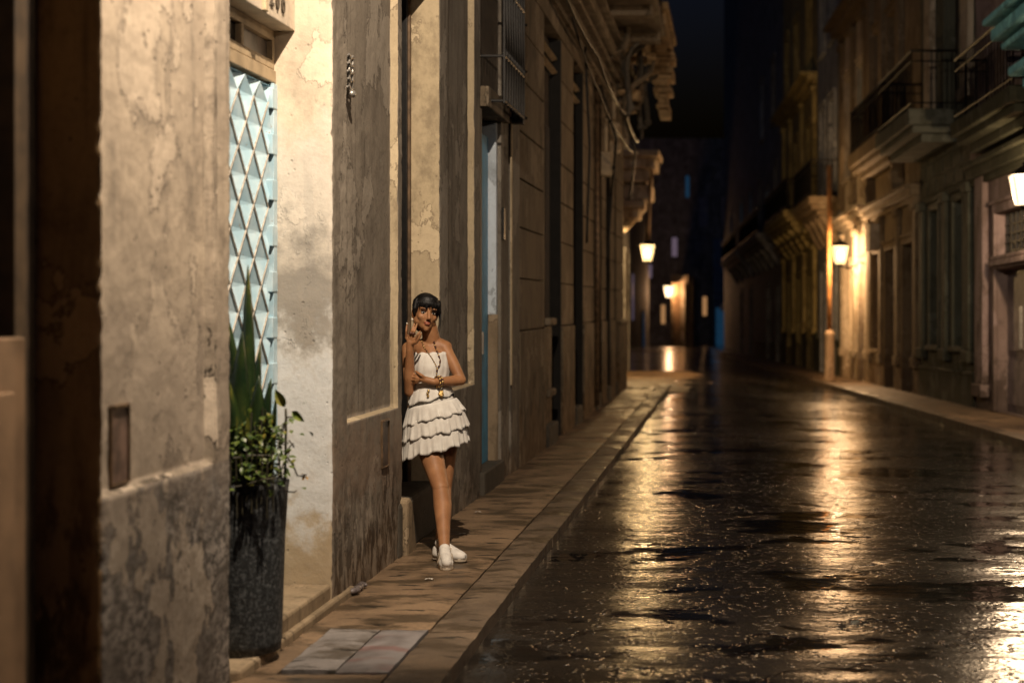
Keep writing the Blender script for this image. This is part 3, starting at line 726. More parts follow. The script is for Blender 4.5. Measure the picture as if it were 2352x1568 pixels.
M['mauve'] = plaster("mauve_peeling_plaster", (.33,.25,.23), (.14,.10,.085), seed=21, patch=(.42,.32,.31), low=(.6,(.10,.075,.06)))
M['green'] = plaster("grey_green_stone", (.115,.12,.092), (.075,.075,.055), seed=22, streaks=.8, low=(.9,(.06,.055,.035)))
M['ochre'] = plaster("ochre_plaster", (.27,.205,.125), (.14,.09,.045), seed=23, low=(.5,(.12,.08,.05)))
M['cream_r'] = plaster("cream_plaster", (.58,.49,.37), (.24,.17,.10), seed=24, low=(.3,(.2,.14,.08)))
M['greyblue'] = plaster("grey_blue_plaster", (.32,.33,.34), (.09,.09,.09), seed=25)
M['yellow'] = plaster("mustard_plaster", (.42,.33,.13), (.13,.09,.04), seed=26, low=(.6,(.09,.075,.05)))
M['darkdado'] = plaster("dark_green_dado", (.07,.07,.04), (.03,.03,.02), seed=27)
M['turq'] = plaster("turquoise_paint", (.33,.78,.86), (.14,.42,.48), seed=28, spots=.3, streaks=.3)
M['purpledoor'] = plain("grey_mauve_door_paint", (.23,.19,.20), .5, .3, 5)
M['greydoor'] = plain("grey_lilac_door_paint", (.30,.27,.29), .55, .25, 5)
M['bluepaint'] = plain("deep_blue_paint", (.03,.12,.28), .55, .35, 4)
M['lightblue'] = plain("light_blue_shutter_paint", (.20,.45,.58), .55, .3, 6)
M['blueglow'] = plain("blue_paint_added_glow", (.05,.2,.4), .5)  # blue shutters and doors, weak light on them put in as emission
M['blueglow'].node_tree.nodes['Principled BSDF'].inputs['Emission Color'].default_value = (.06,.30,.62,1); M['blueglow'].node_tree.nodes['Principled BSDF'].inputs['Emission Strength'].default_value = .07
M['cyanglow'] = plain("cyan_paint_added_glow", (.1,.3,.4), .5)  # cyan shutters and door, light likewise added as a faint glow
M['cyanglow'].node_tree.nodes['Principled BSDF'].inputs['Emission Color'].default_value = (.16,.5,.72,1); M['cyanglow'].node_tree.nodes['Principled BSDF'].inputs['Emission Strength'].default_value = .12
M['redlit'] = plain("dim_red_lit_panel", (.2,.03,.03), .5)
M['redlit'].node_tree.nodes['Principled BSDF'].inputs['Emission Color'].default_value = (.7,.06,.08,1); M['redlit'].node_tree.nodes['Principled BSDF'].inputs['Emission Strength'].default_value = .12
M['lilaclit'] = plain("dim_lilac_lit_panel", (.2,.15,.2), .5)
M['lilaclit'].node_tree.nodes['Principled BSDF'].inputs['Emission Color'].default_value = (.6,.45,.62,1); M['lilaclit'].node_tree.nodes['Principled BSDF'].inputs['Emission Strength'].default_value = .16
M['amberlit'] = plain("dim_amber_lit_window", (.3,.2,.1), .5)
M['amberlit'].node_tree.nodes['Principled BSDF'].inputs['Emission Color'].default_value = (1,.5,.2,1); M['amberlit'].node_tree.nodes['Principled BSDF'].inputs['Emission Strength'].default_value = .35
M['night_stone'] = plaster("dark_grey_plaster", (.24,.235,.23), (.05,.047,.045), seed=29)

R1 = house('mauve peeling house nearest on the right with a grey double door under a barred transom', 13.0, 22.3, 9.5, M['mauve'],
    [(18.7, 20.95, .12, 2.20, 'door', M['purpledoor']), (14.6, 16.4, .12, 2.9, 'door', M['darkwood']), (18.7, 20.95, 2.34, 3.02, 'transom', plain("amber_lit_transom_board", (.55,.40,.22), .6)), (18.2, 20.2, 4.95, 7.6, 'door', M['darkwood'])])
m = MB(T)
for i in range(9): m.box(18.74+i*.26, 18.77+i*.26, -.155, -.10, 2.34, 3.02)
for zz in (2.45, 2.58, 2.71, 2.84): m.box(18.7, 20.95, -.15, -.11, zz, zz+.02)
m.build('bars', M['iron'], R1)
for s in (19.62, 19.95):
    m = MB(T); m.box(s, s+.03, -.11, -.06, 1.05, 1.65); m.build('handle', M['chrome'], R1, bevel=.006)
pilasters(R1, [21.75], .5, 3.9, M['mauve'], .5, .09)
band(R1, 13, 22.29, 3.55, ((.10, .08), (.16, .16), (.08, .26)), M['darkdado'], 'cornice')
balcony(R1, 18.15, 21.6, 4.45, .55, M['darkdado'], 'iron', 0)
# turquoise mouldings of the near balcony just over the lamp
m = MB(T)
for z0, z1, o in ((4.30, 4.42, .55), (4.45, 4.56, .72), (4.78, 4.86, .80), (4.89, 5.04, .92), (5.08, 5.16, 1.02)): m.box(13.2, 17.55+.25*(o-.55), -.02, o, z0, z1)
m.box(13.2, 17.5, -.02, .5, 4.0, 5.5); m.build('turquoise_cornice', M['turq'], R1, bevel=.025)

R2 = house('grey green stone house on the right with two narrow black windows', 22.3, 26.6, 9.6, M['green'],
    [(23.05, 23.75, 1.05, 3.45, 'window', M['interior']), (24.95, 25.65, 1.05, 3.45, 'window', M['interior']), (23.3, 24.4, 5.0, 7.6, 'door', M['darkwood'])], base=M['green'], base_h=.6)
m = MB(T)
for z0 in (3.75, 4.05, 4.32):
    for k in range(6): m.box(22.32+.72*k+.2*(z0 == 4.05), 22.32+.72*k+.66+.2*(z0 == 4.05)*(k < 5), 0, .02, z0, z0+.25)
m.build('stone_course', M['green'], R2, bevel=.015)
pilasters(R2, [22.62, 26.3, 24.35], 1.0, 3.5, M['green'], .30, .08)
pilasters(R2, [22.7, 25.6], 5.2, 8.8, M['cream_r'], .55, .10)
balcony(R2, 23.2, 26.5, 4.93, .88, M['green'], 'iron', 0, .26)

R3 = house('ochre house on the right with lilac door and dark shutters beside the bright lamp', 26.6, 32.4, 11.5, M['ochre'],
    [(27.2, 28.3, .12, 3.0, 'door', M['purpledoor']), (29.2, 30.3, .12, 3.0, 'door', M['greydoor']), (31.1, 31.9, .9, 3.0, 'window', M['greydoor']), (29, 30, 5.2, 7.9, 'door', M['greydoor']), (31, 31.8, 5.2, 7.9, 'door', M['greydoor'])], base=M['ochre'], base_h=.7)
pilasters(R3, [26.9, 28.75, 30.7, 32.15], .8, 3.6, M['ochre'], .26, .09)
pilasters(R3, [28.5, 30.5, 32.1], 5.3, 8.9, M['ochre'], .4, .12)
band(R3, 26.7, 32.3, 3.75, ((.10, .10), (.14, .2), (.08, .3)), M['ochre'])
balcony(R3, 28.2, 32.2, 5.25, .55, M['ochre'], 'iron', 2, .3)
m = MB(T); m.box(30.7, 31.3, .0, .30, 3.05, 3.62); m.build('sign_box', M['cream_r'], R3, bevel=.02)

R4 = house('cream house on the right, its front brightly lit by the bracket lamp', 32.4, 37.0, 12.5, M['cream_r'],
    [(33.0, 33.9, .12, 2.9, 'door', M['greydoor']), (35.4, 36.4, .12, 2.9, 'door', M['greydoor']), (33.2, 34.2, 5.1, 7.6, 'door', M['lightblue']), (35.2, 36.2, 5.1, 7.6, 'door', M['greyblue']), (33.2, 34.2, 9.0, 11.2, 'window', M['lightblue'])], base=M['cream_r'], base_h=.75)
pilasters(R4, [32.7, 34.5, 36.75], .85, 3.6, M['cream_r'], .3, .07); pilasters(R4, [32.8, 34.7, 36.7], 4.6, 8.5, M['ochre'], .4, .1); band(R4, 32.45, 36.95, 8.75, ((.12, .12), (.16, .3), (.1, .5)), M['ochre'])
band(R4, 32.45, 36.95, 3.85, ((.10, .10), (.14, .2), (.08, .3)), M['cream_r'])
R5 = house('grey blue house on the right just beyond the lamp post', 37.0, 42.0, 13.5, M['greyblue'],
    [(38.0, 39.0, .12, 3.0, 'door', M['greydoor']), (40, 41, .12, 3.0, 'door', M['darkwood']), (38.2, 39.2, 5.1, 7.6, 'door', M['darkwood']), (40.2, 41.2, 5.1, 7.6, 'door', M['bluepaint']), (38.2, 39.2, 9.2, 11.4, 'window', M['greydoor']), (40.2, 41.2, 9.2, 11.4, 'window', M['darkwood'])], base=M['darkdado'], base_h=1.0)
balcony(R5, 37.5, 41.5, 4.85, .8, M['ochre'], 'iron', 4)
R6 = house('mustard house on the right with a dark dado, farther down the street', 42.0, 52.0, 15.5, M['yellow'],
    [(43, 44.2, .12, 3.0, 'door', M['bluepaint']), (46, 47.2, .12, 3.0, 'door', M['darkwood']), (49, 50.2, .12, 3.0, 'door', M['greydoor']), (43.5, 44.5, 5.1, 7.6, 'door', M['lightblue']), (47, 48, 5.1, 7.6, 'door', M['bluepaint']), (43.5, 44.5, 9.2, 11.6, 'window', M['greydoor']), (47, 48, 9.2, 11.6, 'window', M['lightblue']), (50, 51, 9.2, 11.6, 'window', M['darkwood'])], base=M['darkdado'], base_h=1.2)
pilasters(R6, [42.5, 45.1, 48.1, 51.4], 1.4, 3.7, M['yellow'], .45, .1); pilasters(R6, [42.5, 45.8, 49.2, 51.4], 5.0, 8.4, M['yellow'], .5, .12); band(R6, 42.1, 51.9, 8.6, ((.12, .12), (.16, .3), (.1, .5)), M['yellow'])
band(R6, 42.1, 51.9, 3.9, ((.12, .12), (.16, .25), (.1, .4)), M['yellow'])
balcony(R6, 43, 50, 4.95, .9, M['yellow'], 'iron', 5)
R7 = house('dark blue grey house far along the right side with pale blue shutters', 52.0, 64.0, 18, M['night_stone'],
    [(53, 54.2, .12, 3.0, 'door', M['darkwood']), (57, 58.2, .12, 3.0, 'door', M['greydoor']), (54, 55.2, 5.1, 7.6, 'door', M['lightblue']), (57.6, 58.8, 5.1, 7.0, 'window', M['cyanglow']), (61, 62.2, 5.1, 7.6, 'door', M['lightblue']), (55, 56.2, 9.4, 11.8, 'window', M['lightblue']), (60, 61.2, 9.4, 11.8, 'window', M['blueglow'])], base=M['darkdado'])
balcony(R7, 53, 63, 4.95, .9, M['night_stone'], 'iron', 5)
R8 = house('tall dark house at the far end of the right side', 64.0, 88.0, 24, M['night_stone'],
    [(66, 67.5, .12, 3.2, 'door', M['bluepaint']), (72, 73.5, .12, 3.2, 'door', M['darkwood']), (66, 67.5, 5.1, 7.8, 'window', M['blueglow']), (72, 73.5, 4.4, 7.8, 'window', M['cyanglow']), (80, 81.5, 5.1, 7.8, 'window', M['blueglow'])])
balcony(R8, 65, 76, 4.95, .9, M['night_stone'], 'iron', 4)

# right pavement and kerb
m = MB(); P = []
for i in range(110):
    s = 8+.72*i; P.append(s)
a = [T(s, .02, ZS) for s in P]; b = [(xk(s)+.16, s, zr(s)+ZS if s > 15.8 else ZS-.01745*(s-15.8)*(s > 15.8)) for s in P]
def rz(s): return -.01745*(s-15.8) if s > 15.8 else 0
A = [(xwall(s)+.3, s, rz(s)+ZS) for s in P]; B = [(xk(s)+.165, s, rz(s)+ZS-.004) for s in P]
m.grid([B, A]); struct(m.build('sidewalk', M['pave'], smooth=True))
m = MB(); C = [(xk(s)+.012*nn((s*.9, 1, 1)), s, rz(s)+ZS-.01) for s in P]; B2 = [(p[0], p[1], p[2]+.004) for p in B]; D = [(p[0]-.01, p[1], p[2]-.25) for p in C]
m.grid([D, C]); m.grid([C, B2]); struct(m.build('kerb', M['kerb']))

# ------------------------------------------------------------------ far left houses and the end of the street
def block(label, x0, x1, y0, y1, z0, z1, mat, openings=(), grp=None, face='-y'):
    """house block; openings on its street (+x) or camera (-y) side: (u0,u1,z0,z1,mat,kind)"""
    root = thing('townhouse', label, 'house', ((x0+x1)/2, (y0+y1)/2, z0), grp)
    m = MB(); m.box(x0, x1, y0, y1, z0-1, z1); m.build('wall', mat, root)
    for side, u0, u1, a, b, mt, kind in openings:
        m = MB()
        if side == 'y': m.box(u0, u1, y0-.06, y0+.05, a, b)
        else: m.box(x1-.05, x1+.06, u0, u1, a, b)
        ob = m.build(kind, mt, root, bevel=.01)
        f = MB(); t = .12
        if side == 'y':
            f.box(u0-t, u0-.004, y0-.1, y0+.02, a, b+t); f.box(u1+.004, u1+t, y0-.1, y0+.02, a, b+t); f.box(u0-.004, u1+.004, y0-.1, y0+.02, b+.004, b+t)
        else:
            f.box(x1-.02, x1+.1, u0-t, u0-.004, a, b+t); f.box(x1-.02, x1+.1, u1+.004, u1+t, a, b+t); f.box(x1-.02, x1+.1, u0-.004, u1+.004, b+.004, b+t)
        f.build('frame', mat, ob, bevel=.01)
    return root
L3 = block('narrow dark corner house across the side street, behind the hanging lamp', -9, -2.75, 33.6, 37.5, -.3, 9.5, M['night_stone'],
    [('x', 35, 36.2, -.1, 2.9, M['darkwood'], 'door')])
L3b = block('dark set back house beyond the corner house on the left', -12, -4.75, 37.6, 63, -.6, 9.0, M['night_stone'],
    [('x', 42, 43.2, -.2, 2.9, M['bluepaint'], 'door'), ('x', 50, 51.2, 4.2, 6.8, M['bluepaint'], 'window')])
cs = [(-2.75,-1.80,32.9,34.4,4.75,5.0), (-2.75,-1.72,32.8,34.5,5.02,5.18), (-2.75,-1.95,33.0,34.3,4.45,4.73), (-2.75,-1.90,33.1,34.2,4.05,4.40), (-2.75,-2.05,33.0,34.2,3.85,4.03), (-2.7,-2.2,33.2,34,3.62,3.84)]
m = MB()
for c in cs: m.box(*c)
m.tube([(-2.72, 33.5, 3.3), (-2.55, 33.5, 3.45), (-2.30, 33.4, 3.72), (-2.0, 33.3, 4.0)], [.08, .12, .14, .1], 8)
m.build('corbel', M['cream_r'], L3, bevel=.03)
L4 = block('dark house left of the far end with a dim red panel and lilac window', -16, -5.3, 64, 89, -1, 9, M['night_stone'],
    [('x', 68, 70.5, .2, 2.6, M['redlit'], 'panel'), ('x', 73, 74.5, .8, 3.2, M['lilaclit'], 'window'), ('x', 82, 83.5, -.9, 1.2, M['blueglow'], 'door')])
L5 = block('orange lit corner house at the far end behind the small lamp', -3.95, -2.55, 90.6, 99, -1.3, 3.4, M['ochre'],
    [('y', -3.8, -3.45, -1.1, 2.0, M['brownwood'], 'door'), ('y', -2.95, -2.7, -1.1, 2.6, M['brownwood'], 'door')])
m = MB(); m.box(-3.33, -3.08, 90.30, 90.58, -1.5, 3.2); m.box(-3.98, -2.9, 90.25, 90.58, 3.0, 3.5); m.build('pilaster', M['cream_r'], L5, bevel=.02)
L6 = block('tall dark block closing the far end of the street', -8, 3, 106, 118, -1.6, 14, M['night_stone'],
    [('y', -3.58, -3.30, 9.6, 11.2, M['blueglow'], 'window'), ('y', -6.6, -6.1, 3.6, 4.6, M['lilaclit'], 'window'), ('y', -2.6, -1.9, 7.4, 9.6, M['greydoor'], 'window'), ('y', -.9, -.2, 7.4, 9.6, M['greydoor'], 'window'), ('y', -4.6, -4.2, 5.2, 6.6, M['lilaclit'], 'window'), ('y', -2.3, -2.0, .8, 2.2, M['amberlit'], 'window'), ('y', -5.4, -5.1, .2, 1.6, M['amberlit'], 'window')])
L7 = block('blue painted house at the far end with a round white sign on its door', -1.45, .35, 100, 105.9, -1.5, 6.2, M['bluepaint'],
    [('y', -1.25, -.05, -1.35, 1.4, M['blueglow'], 'door'), ('y', .08, .26, -1.0, 1.6, M['cyanglow'], 'door')])
m = MB(); c = W(1662, 705, 99.9); n_ = 20
a = [m.add((c.x+.30*cos(2*pi*i/n_), 99.86, c.z+.30*sin(2*pi*i/n_))) for i in range(n_)]; b = [m.add((c.x+.30*cos(2*pi*i/n_), 99.93, c.z+.30*sin(2*pi*i/n_))) for i in range(n_)]
m.face(a)
for i in range(n_): m.face((a[i], b[i], b[(i+1) % n_], a[(i+1) % n_]))
m.build('round_sign', plain("white_sign_paint", (.75,.75,.75), .5), L7)
m = MB(); ca = [-5+.35*i for i in range(16)]; cbk = [25.2+.4*i for i in range(31)]
m.grid([[(x, yy, road_z(x, yy)+.030+.035*nn((x*1.3, yy*1.3, 8))-.07*max(0, (x+1.7)/1.9)-.07*max(0, (yy-33)/4.5-.4)+(.075*max(0, min(1, (28.6-yy)/3.2)) if x < -1.2 else 0)) for yy in cbk] for x in ca]); struct(m.build('crossing', pave_mat("worn_cobble_crossing", (.34,.22,.12), (.20,.13,.07), (.05,.035,.022), 9), smooth=True))
# cross street pavement strip in front of the far houses
m = MB(); m.box(-9, -2.3, 62.5, 64.0, -1.2, -.42); struct(m.build('sidewalk', M['pave']))

# ------------------------------------------------------------------ lanterns
M['lamp_warm'] = emit("lamp_glass_warm", (1.0, .70, .38), 1.6)
M['lamp_orange'] = emit("lamp_glass_amber", (1.0, .66, .26), 1.5)
M['bulb'] = emit("hot_lamp_bulb", (1.0, .86, .62), 9)
def lantern(label, p, wall, up, glass, s=1.0, hang=None, grp='street lanterns', base_r=.06):
    """four sided lantern round the light point p: glass body narrow below, roof above, opaque foot; bracket to the wall point"""
    p = Vector(p); root = thing('street_lantern', label, 'street lantern', p, grp)
    def fr(z0, h0, z1, h1, m):
        a = [m.add(p+Vector((sx*h0, sy*h0, z0))) for sx, sy in ((-1,-1),(1,-1),(1,1),(-1,1))]
        b = [m.add(p+Vector((sx*h1, sy*h1, z1))) for sx, sy in ((-1,-1),(1,-1),(1,1),(-1,1))]
        for i in range(4): m.face((a[i], a[(i+1) % 4], b[(i+1) % 4], b[i]))
        return a, b
    if glass:
        m = MB(); a, b = fr(-.19*s, .095*s, .17*s, .165*s, m); m.face(a[::-1]); m.face(b)
        g = m.build('glass', glass, root); g.visible_shadow = True
    m = MB(); m.ell(p+Vector((0, 0, -.01*s)), (.055*s, .055*s, .085*s)); m.build('bulb', M['bulb'], root, True)
    m = MB()
    for sx, sy in ((-1,-1),(1,-1),(1,1),(-1,1)):
        m.tube([p+Vector((sx*.098*s, sy*.098*s, -.19*s)), p+Vector((sx*.168*s, sy*.168*s, .17*s))], .007*s, 5)
    fm = m.build('frame', M['iron'], root)
    m = MB(); a, b = fr(.175*s, .19*s, .29*s, .05*s, m); m.face(a[::-1]); m.face(b); m.ell(p+Vector((0, 0, .31*s)), (.03*s, .03*s, .04*s))
    m.build('cap', M['iron'], root)
    m = MB(); m.lathe(p+Vector((0, 0, -.215*s)), [(.03*s, -.03*s), (base_r*s, 0), (base_r*s, .02*s)], 12); m.build('foot', M['iron'], root)
    wv = Vector(wall); m = MB()
    if hang is None:
        q = p+Vector((0, 0, -.25*s)); mid = (q+wv)/2+Vector((0, 0, -.03))
        m.tube([q, mid, wv], .016, 6); m.tube([wv+Vector((0,0,-.35)), (q+wv)/2+Vector((0,0,-.03))], .012, 6); m.ell(wv, (.05, .05, .09))
    else:
        m.tube([p+Vector((0,0,.30*s)), p+Vector((.02,0,.75*s)), p+Vector((.06,0,1.5*s)), Vector(hang)], [.085*s, .055, .035, .03], 8)
        m.tube([Vector(hang), wv], .03, 6)
    m.build('bracket', M['rust'] if hang else M['iron'], root, True)
    return root
lp = {k: v[0] for k, v in LAMPS.items()}
lantern('street lantern on an iron bracket over the nearest left pier', lp['near'], (-1.95, 4.7, 5.75), True, M['lamp_warm'], 1.0, base_r=.053, hang=(-.85, 4.7, 5.7))
lantern('bright lantern cut by the right edge, on a bracket on the mauve house', lp['right'], (xwall(17.9)-.01, 17.9, 2.72), True, M['lamp_warm'], 1.0)
lantern('lantern on a bracket on the brightly lit cream house at right', lp['mid'], (xwall(34.1)-.01, 34.2, 2.55), True, M['lamp_orange'], 1.12)
lantern('lantern hanging on a rod under the corbel at the left street corner', lp['left'], (-2.3, 33.3, 3.9), True, M['lamp_orange'], .98, hang=(-1.88, 33.0, 4.9))
lantern('smallest lantern glowing beside the orange corner house at the far end', lp['far'], (-3.35, 90.4, 2.2), True, M['lamp_warm'], 1.9)
lantern('added unseen fill lantern on a wire over the street', lp['hanging'], (1.5, 4.6, 5.15), True, M['lamp_warm'], 1.0, hang=(1.5, 4.6, 5.0))
cable([(-1.98, 4.6, 5.15), (1.5, 4.6, 5.0), (5.0, 4.6, 5.3)], .012, 'added unseen wire across the street carrying the fill lantern')

# lamp post on the right kerb: concrete foot and steel pipe
post = thing('lamp_post', 'steel post with a pale concrete foot on the right kerb below the bracket lamp', 'post', (2.33, 34.6, zr(34.6)+ZS))
px, pz = 2.33, zr(34.6)+ZS
m = MB(); m.lathe((px, 34.6, pz), [(.13, -.2), (.125, 0), (.112, .5), (.108, 1.05), (.115, 1.08), (.115, 1.14), (.07, 1.2)], 14); m.build('foot', plaster("pale_concrete", (.50,.36,.24), (.28,.19,.12), seed=31), post, True)
m = MB(); m.lathe((px, 34.6, pz), [(.062, 1.15), (.060, 2.6), (.055, 5.2)], 12); m.lathe((px, 34.6, pz), [(.07, 2.95), (.07, 3.0)], 12); m.build('pipe', plain("orange_brown_pipe", (.36,.17,.06), .5, .35, 6), post, True)  # pipe in an orange brown tone

# ------------------------------------------------------------------ planter and plants in the gate recess
PX, PY, PZ = -2.045, 5.93, .165
pm = NT("speckled_black_terrazzo"); cc = pm.mix(pm.ramp(pm.noise((60, 60, 50), 6, .8), .47, .62), (.016,.018,.019), (.10,.107,.11)); cc = pm.mix(pm.ramp(pm.noise(9, 4), .4, .7), cc, (.02,.022,.022), 'MULTIPLY') if False else cc
pm = pm.done(cc, .7, pm.bump(pm.noise(60, 3), .6, .006))
pt = thing('planter', 'tall speckled black planter standing in front of the blue gate', 'planter', (PX, PY, PZ))
m = MB(); m.lathe((PX, PY, PZ), [(.150, 0), (.155, .04), (.168, .46), (.180, .66), (.186, .70), (.163, .705), (.16, .64)], 28)
m.build('pot', pm, pt, True)
m = MB(); m.lathe((PX, PY, PZ), [(.161, .645), (.161, .67), (.02, .682)], 20); m.build('soil', plain("dark_soil", (.02,.014,.008), .95), pt)

def leaf_mat(name, a, b, c, sc=12):
    t = NT(name); col = t.mix(t.ramp(t.noise((sc, sc, sc*.6), 4), .35, .65), a, b)
    col = t.mix(t.ramp(t.noise((26, 26, 9), 3, .6), .56, .68), col, c)
    return t.done(col, .42, t.bump(t.noise(50, 2), .2, .003))
M['snake'] = leaf_mat("dark_mottled_sword_leaf", (.008,.024,.007), (.026,.046,.010), (.10,.105,.018))
M['shrub'] = leaf_mat("shrub_leaf", (.025,.055,.010), (.08,.11,.014), (.20,.16,.025), 20)
M['vine'] = leaf_mat("variegated_yellow_green_leaf", (.09,.14,.02), (.22,.26,.05), (.38,.36,.09), 24)
M['twig'] = plain("dark_twig", (.035,.03,.015), .7)

def blade(m, p0, p1, wd, bend, side):
    p0 = Vector(p0); p1 = Vector(p1); n_ = 12; L = []; R = []; Cc = []
    d = (p1-p0); s = Vector(side).normalized(); nrm = d.normalized().cross(s).normalized()
    for k in range(n_+1):
        t = k/n_; q = p0+d*t+Vector(bend)*(t*t)
        ww = wd*(.55+1.35*t-1.9*t*t+.02) if t < .92 else wd*.28*(1-t)/.08
        ww = max(ww, .0008); tw = .25*sin(t*4)
        L.append(q+s*ww+nrm*.006); Cc.append(q-nrm*.012); R.append(q-s*ww+nrm*.006+nrm*tw*.02)
    m.grid([L, Cc, R])
sn = thing('snake_plant', 'tall dark mottled sword leaves rising from the planter', 'plant', (PX, PY, .84))
# tips follow the photograph: one tall leaf, several shorter ones leaning each way
for (bx, by, tx, tz, ty, wd, bend) in (
    (-2.03, 5.93, W(575,610,5.95).x, W(575,610,5.95).z, 5.95, .034, (.0,0,0)),
    (-2.05, 5.88, W(527,720,5.86).x, W(527,720,5.86).z, 5.86, .036, (-.07,0,0)),
    (-2.03, 5.86, W(562,760,5.84).x, W(562,760,5.84).z, 5.84, .046, (.05,0,.0)),
    (-1.99, 5.95, W(604,790,6.0).x, W(604,790,6.0).z, 6.0, .028, (.08,0,0)),
    (-1.985, 5.90, W(600,862,5.9).x, W(600,862,5.9).z, 5.9, .046, (.02,0,0)),
    (-1.955, 5.92, W(628,868,5.94).x, W(628,868,5.94).z, 5.94, .030, (.07,0,0)),
    (-2.07, 5.98, W(545,820,6.0).x, W(545,820,6.0).z, 6.0, .036, (.02,0,0)),
    (-2.06, 5.86, W(522,850,5.8).x, W(522,850,5.8).z, 5.8, .04, (-.06,0,0)),
    (-1.96, 5.99, W(640,905,6.0).x, W(640,905,6.0).z, 6.0, .016, (.02,0,0))):
    m = MB(); blade(m, (bx, by, .80), (tx-bend[0], ty, tz), wd*1.2, (bend[0], -.03, 0), (1, .35, 0)); m.build('leaf', M['snake'], sn, True, solid=.003)

def small_leaf(m, c, L, wd, d, up):
    d = Vector(d).normalized(); s = d.cross(Vector(up)); s = s.normalized() if s.length > 1e-3 else Vector((1,0,0)); nr = s.cross(d)
    c = Vector(c); rows = []
    for t, wq, k in ((0, .02, 0), (.25, .8, .5), (.5, 1, .8), (.75, .7, .6), (1, .02, -.1)):
        q = c+d*L*t+nr*L*.10*k; rows.append([q-s*wd*wq+nr*wd*.25*wq, q, q+s*wd*wq+nr*wd*.25*wq])
    m.grid(rows)
sh = thing('shrub', 'bushy small leaved plant spilling over the planter rim', 'plant', (PX, PY, .85))
m = MB(); tw = MB(); rnd = random.Random(3)
clumps = [(W(548, 1000, 5.86), .05), (W(606, 985, 5.9), .04), (W(560, 1050, 5.82), .07), (W(620, 1020, 5.85), .085), (W(640, 1065, 5.88), .06), (W(590, 1085, 5.78), .07), (W(535, 1060, 5.82), .05), (W(632, 1000, 5.92), .035)]
for c, r in clumps:
    for k in range(int(850*r)):
        q = c+Vector([rnd.gauss(0, r*.62), rnd.gauss(0, r*.6), rnd.gauss(0, r*.75)])
        small_leaf(m, q, rnd.uniform(.018, .04), rnd.uniform(.007, .014), (rnd.uniform(-1, 1), rnd.uniform(-1, .4), rnd.uniform(-.8, .6)), (rnd.uniform(-.4, .4), -.3, 1))
m.build('foliage', M['shrub'], sh, True)
for k in range(26):
    x = rnd.uniform(526, 660); a = W(x, rnd.uniform(1080, 1110), 5.9); b = W(x+rnd.uniform(-14, 22), rnd.uniform(930, 1010), 5.88)
    tw.tube([a, (a+b)/2+Vector((rnd.uniform(-.02, .02), rnd.uniform(-.03, .03), 0)), b], .0028, 5)
for a, b in ((W(540,1118,5.74), W(612,1112,5.74)), (W(575,1110,5.73), W(632,1098,5.73)), (W(535,1052,5.75), W(625,1046,5.78))): tw.tube([a, (a+b)/2+Vector((0,0,.006)), b], .0045, 5)
for k in range(9):
    x = 530+k*12; tw.tube([W(x, 1040+rnd.uniform(-10, 20), 5.745), W(x+rnd.uniform(-3, 3), 1150+rnd.uniform(0, 40), 5.745)], .003, 5)
tw.build('stems', M['twig'], sh)
vi = thing('vine', 'upright vine with two yellow green leaves and thin bare twigs at the planter side', 'plant', W(655, 1080, 5.95))
def stem(pts, r): 
    m = MB(); m.tube([W(*p) for p in pts], r, 6); m.build('stem', M['twig'], vi, True)
stem([(654, 1110, 5.95), (656, 1030, 5.95), (657, 960, 5.95), (656, 938, 5.95)], .0055)
stem([(657, 960, 5.95), (663, 957, 5.95), (672, 958, 5.95)], .0035)
stem([(656, 1040, 5.95), (666, 1025, 5.96), (674, 1018, 5.96)], .003); stem([(663, 1010, 5.96), (676, 1026, 5.96)], .003)
stem([(656, 1045, 5.95), (672, 1065, 5.95), (683, 1092, 5.95), (698, 1093, 5.95)], .0035); stem([(658, 1128, 5.9), (676, 1130, 5.9), (681, 1126, 5.9)], .003)
for a, b, wd, up in (((654, 934, 5.95), (632, 894, 5.93), .021, (.5, -1, .1)), ((670, 945, 5.95), (699, 968, 5.93), .017, (-.35, -1, .1))):
    A_, B_ = W(*a), W(*b); m = MB(); small_leaf(m, A_, (B_-A_).length, wd*1.25, B_-A_, (0.2, 0.3, 1)); 
    d_ = (B_-A_).normalized(); m = MB(); s_ = d_.cross(Vector((0, 1, 0))).normalized(); rows = []
    for t, wq in ((0, .1), (.15, .7), (.35, 1), (.6, .85), (.82, .45), (1, .02)):
        q = A_+(B_-A_)*t; rows.append([q-s_*wd*wq+Vector((0, -.006*wq, 0)), q+Vector((0, .004, 0)), q+s_*wd*wq+Vector((0, -.006*wq, 0))])
    m.grid(rows); m.build('leaf', M['vine'], vi, True)
m = MB(); 
for k in range(5): small_leaf(m, W(700, 1093, 5.95), .02, .009, (rnd.uniform(-1, 1), rnd.uniform(-1, 0), rnd.uniform(-1, 1)), (0, 0, 1))
m.build('leaf', plain("withered_orange_leaf", (.36,.20,.04), .6), vi)

